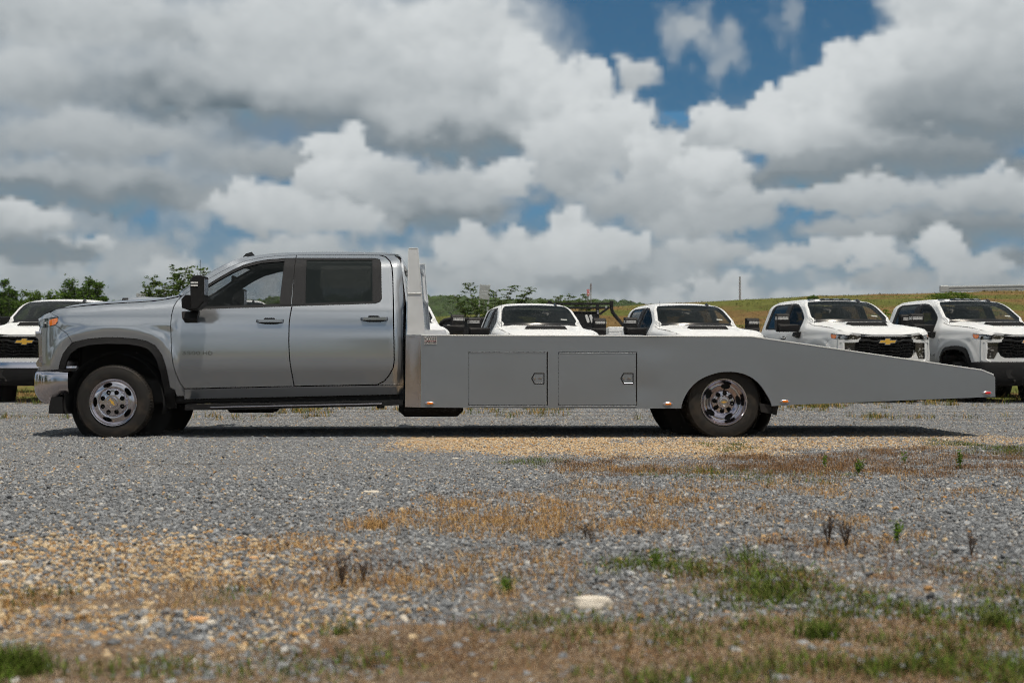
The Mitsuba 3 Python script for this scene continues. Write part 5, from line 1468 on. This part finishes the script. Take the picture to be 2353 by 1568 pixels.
# wood behind the left trees and bushes on the lower verge
for i, (px, Y, py, w, m, lab) in enumerate([(2028, 44, 703, .42, 'leaf_bright', 'bright green bush between the two pickups with roof lamps'), (982, 46, 735, .40, 'leaf_bright', 'bright green bush just right of the headboard post'), (1330, 60, 712, .9, 'leaf_mid', 'olive bush on the bank behind the ladder rack'),
                                           (1868, 70, 676, .25, 'leaf_mid', 'small weedy bush on the crest above the first pickup with roof lamps'), (2180, 68, 675, .9, 'leaf_mid', 'low dark bush patch on the bank below the guard rail'), (2335, 46, 745, .35, 'leaf_bright', 'green bush at the right edge behind the last pickup')]):
    x, y, z = by(px, 700, Y)
    h = max(.5, rise(py, Y, z))
    tree('bush', x, y, z - .1, [(0, 0, h * .60, w, h * .36), (-w * .6, 0, h * .42, w * .7, h * .3), (w * .6, 0, h * .42, w * .7, h * .3)], 1500, .085 if Y < 55 else .11, m, lab, .03, 30 + i, 'bush')


def sapling(key, x, y, z, shoots, leaf, m, lab, seed, thick=.022):
    """Young tree of arching shoots with feathery leaves: each shoot bears rows of leaflets on side stalks."""
    r = np.random.default_rng(seed)
    k = Kit()
    for path in shoots:
        path = np.array(path, float)
        t = np.linspace(0, 1, 14)
        src = np.linspace(0, 1, len(path))
        c = np.stack([PchipInterpolator(src, path[:, i])(t) for i in range(3)], -1)
        st = [tube(c, thick * (1 - .8 * t), 5)]
        at = []
        L = np.linalg.norm(np.diff(c, axis=0), axis=1).sum()
        for q in np.arange(.16, 1.0, .048 / L):
            i = min(int(q * 13), 12)
            p = c[i] + (c[i + 1] - c[i]) * (q * 13 - i)
            d = r.normal(0, 1, 3)
            d[2] = r.uniform(-.05, .45)
            d /= np.linalg.norm(d)
            l = leaf * r.uniform(2.4, 4.4) * (1.15 - .45 * q)
            e = p + d * l + np.array([0, 0, -.10 * l])
            st.append(tube([p, e], [.004, .002], 3, False))
            w = np.cross(d, [0, 0, 1.0])
            w /= np.linalg.norm(w) + 1e-9
            for f in np.linspace(.25, 1.0, 6):
                b = p + (e - p) * f
                at += [b + w * leaf * .40, b - w * leaf * .40]
        k.add('shoot', cat(st), 'bark', 40)
        mesh, uv = leaves(np.array(at) + r.normal(0, leaf * .10, (len(at), 3)), leaf, seed + len(k.parts), up=.8, aspect=.46)
        k.parts.append((f'leaves_{k.count.get("leaves", 0):03d}' if k.count.get('leaves', 0) else 'leaves', mikit.ply(mesh, m, uv=uv)))
        k.count['leaves'] = k.count.get('leaves', 0) + 1
    k.place(key, T().translate([x, y, z]), lab, 'young tree')


def shoots_at(px0, Y, tips, r, base=None):
    """Shoots from a common foot to each tip seen at (px, py)."""
    x, y, z = by(px0, 700, Y)
    out = []
    for px, py in tips:
        p = P3(px, py, Y)
        dx, h, dy = p[0] - x, p[2] - z, r.uniform(-.5, .5)
        out.append([(0, 0, -.05), (dx * .22, dy * .3, h * .40), (dx * .62, dy * .7, h * .76), (dx, dy, h)])
    return (x, y, z), out


r = np.random.default_rng(5)
(x, y, z), sh = shoots_at(1120, 37, [(1041, 676), (1072, 648), (1080, 688), (1110, 690), (1142, 668), (1178, 656), (1160, 690), (1218, 662), (1206, 680), (1098, 706), (1055, 700), (1190, 695), (1048, 725), (1135, 700)], r)
sapling('sapling', x, y, z, sh, .085, 'leaf_sapling', 'feathery green sapling spreading behind the pickup next to the headboard', 21)
(x, y, z), sh = shoots_at(395, 33, [(322, 652), (338, 668), (352, 640), (372, 648), (396, 618), (388, 660), (412, 630), (436, 612), (428, 650), (455, 640), (467, 618), (350, 672), (445, 665)], r)
sapling('sapling', x, y, z, sh, .095, 'leaf_sapling', 'feathery green sapling rising above the silver hood', 22)
for i, (b, tips, lab) in enumerate([(1268, [(1246, 682), (1258, 690), (1281, 684)], 'thin sapling shoots left of the ladder rack post'), (1300, [(1287, 678), (1304, 681), (1278, 696)], 'thin sapling shoots above the ladder rack'), (1345, [(1336, 676), (1348, 688), (1325, 692)], 'thin sapling beside the small red sign'), (660, [(640, 690), (655, 680), (672, 694)], 'small sapling seen through the front door window')]):
    (x, y, z), sh = shoots_at(b, 38, tips, r)
    sapling('sapling', x, y, z, sh, .075, 'leaf_sapling', lab, 40 + i, .014)

# the wooded hill far behind: one mass of crowns
def far_hill():
    r = np.random.default_rng(3)
    ang = np.linspace(-.6, .16, 160)
    top = np.interp(ang, [-.6, -.3, -.062, -.03, .03, .072, .094, .16], [118, 126, 140, 136, 126, 130, 122, 90])
    Yh = 720.0
    zt = CAM_H + top / FOC * Yh
    rows = [np.stack([ang * (Yh + d), 0 * ang + Yh + d, np.maximum(zt * f, 1)], -1) for d, f in ((-160, .02), (-90, .42), (-40, .78), (0, .97), (60, .9), (160, .4))]
    base = grid(np.array(rows))
    ico = trimesh.creation.icosphere(1)
    n = 4200
    a = r.uniform(-.6, .16, n)
    q = r.random(n)
    d = -160 + q * 190
    zz = np.interp(a, ang, zt) * np.interp(d, [-160, -90, -40, 0, 60], [.02, .42, .78, .97, .9])
    sz = r.uniform(2.2, 4.6, n)
    bumps = np.array(ico.vertices)[None] * sz[:, None, None] * r.uniform(.75, 1.25, (n, len(ico.vertices), 1)) * np.array([1, 1, .9])
    V = bumps + np.stack([a * (Yh + d), Yh + d, zz + sz * .15], -1)[:, None]
    F = (np.array(ico.faces)[None] + (np.arange(n) * len(ico.vertices))[:, None, None]).reshape(-1, 3)
    return base, trimesh.Trimesh(V.reshape(-1, 3), F, process=False)


mat('forest', base_color=mikit.proc(lambda p, n, uv: mikit.mix((.020, .040, .014), (.050, .080, .026), mikit.fbm(p.x * .09, p.y * .09, p.z * .09, 3)) * (.7 + .6 * mikit.noise(p.x * .7, p.y * .7, p.z * .7))), roughness=1.0, specular=.0)
hb, hc = far_hill()
structure('hill', hb, 'forest', 'far wooded hill')
scene['forest_cover'] = mikit.ply(hc, 'forest', smooth=True)
labels['forest_cover'] = {'label': 'crowns of the wood on the far hill', 'kind': 'stuff'}

# trees and a grass bank off the lot, out of frame, which the chrome and the polished plate mirror
gx = np.linspace(-70, 70, 60)
bk = np.array([np.stack([gx, 0 * gx - 34 - d, 0 * gx + h - .05 + .3 * np.sin(gx * .3 + d)], -1) for d, h in ((0, -.3), (4, 1.2), (9, 2.4), (20, 2.6))])
structure('earth_bank', grid(bk), 'bank_grass', 'low earth bank beside the lot')
gy = np.linspace(-25, 60, 50)
bl = np.array([np.stack([0 * gy - 24 - d, gy, 0 * gy + h - .05 + .25 * np.sin(gy * .4 + d)], -1) for d, h in ((0, -.3), (3, .7), (6, 1.1), (18, 1.3))])
structure('earth_bank_001', grid(bl), 'bank_grass', 'low earth bank beyond the left side of the lot')
kt = tree('tree', 0, 0, 0, [(0, 0, 5.6, 2.0, 1.8), (-1.4, .3, 4.2, 1.9, 1.7), (1.3, -.3, 4.0, 1.9, 1.7), (0, .2, 2.6, 2.3, 1.6)], 8000, .42, 'leaf_mid', '', .18, 60, place=False)
rr = np.random.default_rng(77)
for i in range(15):
    if i < 9:
        x, y = -56 + i * 13 + rr.uniform(-3, 3), -46 + rr.uniform(-4, 3)
    else:
        x, y = -33 + rr.uniform(-3, 2), -14 + (i - 9) * 7.5 + rr.uniform(-2, 2)
    kt.place('tree', T().translate([x, y, 1.7 if i < 9 else .1]).rotate([0, 0, 1], float(rr.uniform(0, 360))).scale(float(rr.uniform(.8, 1.25))), 'green tree on the bank beside the lot, outside the frame', 'tree', 'trees round the lot outside the frame')

# ------------------------------------------------------------------ single stones and weeds on the lot
def rock(px, py, w, h, m, lab, seed):
    r = np.random.default_rng(seed)
    c = on_ground(px, py)
    s = c[1] / FOC
    mesh = trimesh.creation.icosphere(3)
    v = np.array(mesh.vertices)
    v = v * (1 + .55 * (meshkit.fbm(v * 1.3 + seed * 7, 3, seed) - .5)[:, None]) + .10 * (meshkit.noise(v * 5 + seed, seed) - .5)[:, None] * v
    v[:, 2] = np.clip(v[:, 2], -.4, .62)
    v *= np.array([w * s / 2, w * s * .42, h * s * .80])
    mesh.vertices = v + np.array([c[0], c[1], float(lot_z(c[0], c[1])) + h * s * .22])
    k = Kit()
    k.add('', mesh, m, 35)
    k.place('rock', T(), lab, 'rock')


mat('stone_pale', base_color=mikit.proc(lambda p, n, uv: mikit.mix((.40, .35, .28), (.60, .56, .50), mikit.fbm(p.x * 40, p.y * 40, p.z * 40)) * (.8 + .3 * mikit.noise(p.x * 200, p.y * 200, p.z * 200))), roughness=.9, specular=.2)
mat('stone_orange', base_color=mikit.proc(lambda p, n, uv: mikit.mix((.42, .20, .08), (.55, .36, .20), mikit.fbm(p.x * 60, p.y * 60, p.z * 60))), roughness=.9, specular=.2)
for i, (px, py, w, h, m, lab) in enumerate([(1362, 1398, 86, 38, 'stone_pale', 'large pale rock in the foreground grass'), (1695, 1422, 28, 20, 'stone_pale', 'small pale rock right of the large one, among green grass'), (852, 1132, 40, 8, 'stone_pale', 'flat pale stone lying on the grey gravel'),
                                            (2372 - 440, 1293, 0, 0, '', ''), (2372 - 4, 1295, 26, 12, 'stone_pale', 'pale stone at the right end of the gravel'), (2502 / 1.1488, 1128, 12, 9, 'stone_pale', 'small white stone on the gravel at the right'), (454, 1427, 48, 14, 'stone_orange', 'flat orange stone on brown earth in the left foreground'),
                                            (330, 1437, 24, 16, 'stone_pale', 'rounded pale stone left of the flat orange one'), (135, 1465, 18, 14, 'stone_orange', 'orange stone far left in the foreground'), (580, 1290, 24, 13, 'stone_orange', 'pale orange stone in the middle of the left gravel'), (12, 1297, 44, 10, 'stone_pale', 'flat cream stone at the left edge'),
                                            (485, 1435, 26, 16, 'stone_pale', 'grey white pebble beside the flat orange stone'), (1047, 1056, 20, 5, 'stone_pale', 'flat white stone on the tan strip'), (1780, 1230, 14, 8, 'stone_orange', 'small orange stone near the dark weeds'), (2066, 1272, 18, 11, 'stone_pale', 'pale stone below the dark weeds')]):
    if w:
        rock(px, py, w, h, m, lab, 70 + i)


def weed(px, py, top, n, spread, colours, lab, seed, leafy=False, wd=.0035):
    c = on_ground(px, py)
    h = (py - top) / FOC * c[1]
    r = np.random.default_rng(seed)
    k = Kit()
    base = np.array([c[0], c[1], float(lot_z(c[0], c[1])) + .005])
    st, at = [], []
    for i in range(n):
        a, l = r.uniform(0, 2 * PI), h * r.uniform(.65, 1.05)
        d = np.array([math.cos(a), math.sin(a), 0]) * spread * r.uniform(.2, 1) * l
        p = [base + d * .1, base + d * .45 + [0, 0, l * .5], base + d + [0, 0, l]]
        st.append(tube(p, [wd * .8, wd * .6, wd * .3], 4, False))
        if leafy:
            for q in np.linspace(.25, 1.0, 12):
                at.append(p[0] + (p[2] - p[0]) * q + r.normal(0, .008, 3))
        else:
            for q in np.linspace(.5, 1.0, 8):
                e = p[0] + (p[2] - p[0]) * q
                o = r.normal(0, 1, 3) * .012
                o[2] = abs(o[2])
                st.append(tube([e, e + o * 1.6], [wd * .35, wd * .25], 3, False))
    if leafy:
        mesh, uv = leaves(np.array(at), h * .28, seed, up=.1, aspect=.28)
        k.parts.append(('leaves', mikit.ply(mesh, 'leaf_bright', uv=uv)))
    k.add('stems', cat(st), colours, 40)
    k.place('weed', T(), lab, 'weed')


mat('stem_dark', base_color=(.055, .036, .026), roughness=.9)
mat('stem_green', base_color=(.10, .14, .03), roughness=.8)
for i, a in enumerate([(1903, 1256, 1188, 9, .38, 'stem_dark', 'tallest dark dead weed on the right, stiff upright stems', False), (1945, 1258, 1200, 8, .45, 'stem_dark', 'dark dead weed just right of the tallest one', False), (2061, 1252, 1186, 4, .12, 'stem_green', 'slim weed with yellow green leaves right of the dark weeds', True),
                       (1893, 1078, 1042, 3, .12, 'stem_green', 'slim green weed in front of the rear wheel, leftmost of the tall ones', True), (1972, 1088, 1056, 9, .55, 'stem_green', 'bushy bright green weed right of the rear wheel', True), (2205, 1080, 1034, 4, .15, 'stem_green', 'dense green weed near the right edge', True), (2078, 1066, 1036, 3, .3, 'stem_green', 'small green weed midway between the bushy and the dense one', True),
                       (1636, 1100, 1076, 3, .15, 'stem_green', 'short green weed beside the reddish grass patch', True), (785, 1352, 1290, 7, .35, 'stem_dark', 'dark dead weed in the middle foreground', False), (835, 1340, 1296, 4, .35, 'stem_dark', 'thin dark dead weed right of the middle one', False), (1345, 1240, 1208, 3, .3, 'stem_dark', 'small dead weed on the tan grass', False),
                       (1160, 1370, 1328, 8, .3, 'stem_green', 'upright green weed left of the large pale rock', True), (1505, 1308, 1262, 6, .3, 'stem_green', 'tufted green weed above the large pale rock', True), (2230, 1280, 1228, 5, .4, 'stem_dark', 'dead weed at the right edge of the gravel', False), (1360, 1255, 1225, 3, .4, 'stem_dark', 'thin dead stems beside the tan grass', False)]):
    weed(a[0], a[1], a[2], a[3], a[4], a[5], a[6], 90 + i, a[7])

# ------------------------------------------------------------------ summer haze over the land
scene['haze_air'] = {'type': 'homogeneous', 'albedo': rgb(.95), 'sigma_t': rgb(.00011)}
scene['haze'] = {'type': 'cube', 'to_world': T().translate([0, 0, 34]).scale([1150, 1150, 36]), 'bsdf': {'type': 'null'}, 'interior': {'type': 'ref', 'id': 'haze_air'}}
labels['haze'] = {'kind': 'stuff', 'label': 'thin pale summer haze that fades the far wooded hill'}
scene['camera']['medium'] = {'type': 'ref', 'id': 'haze_air'}
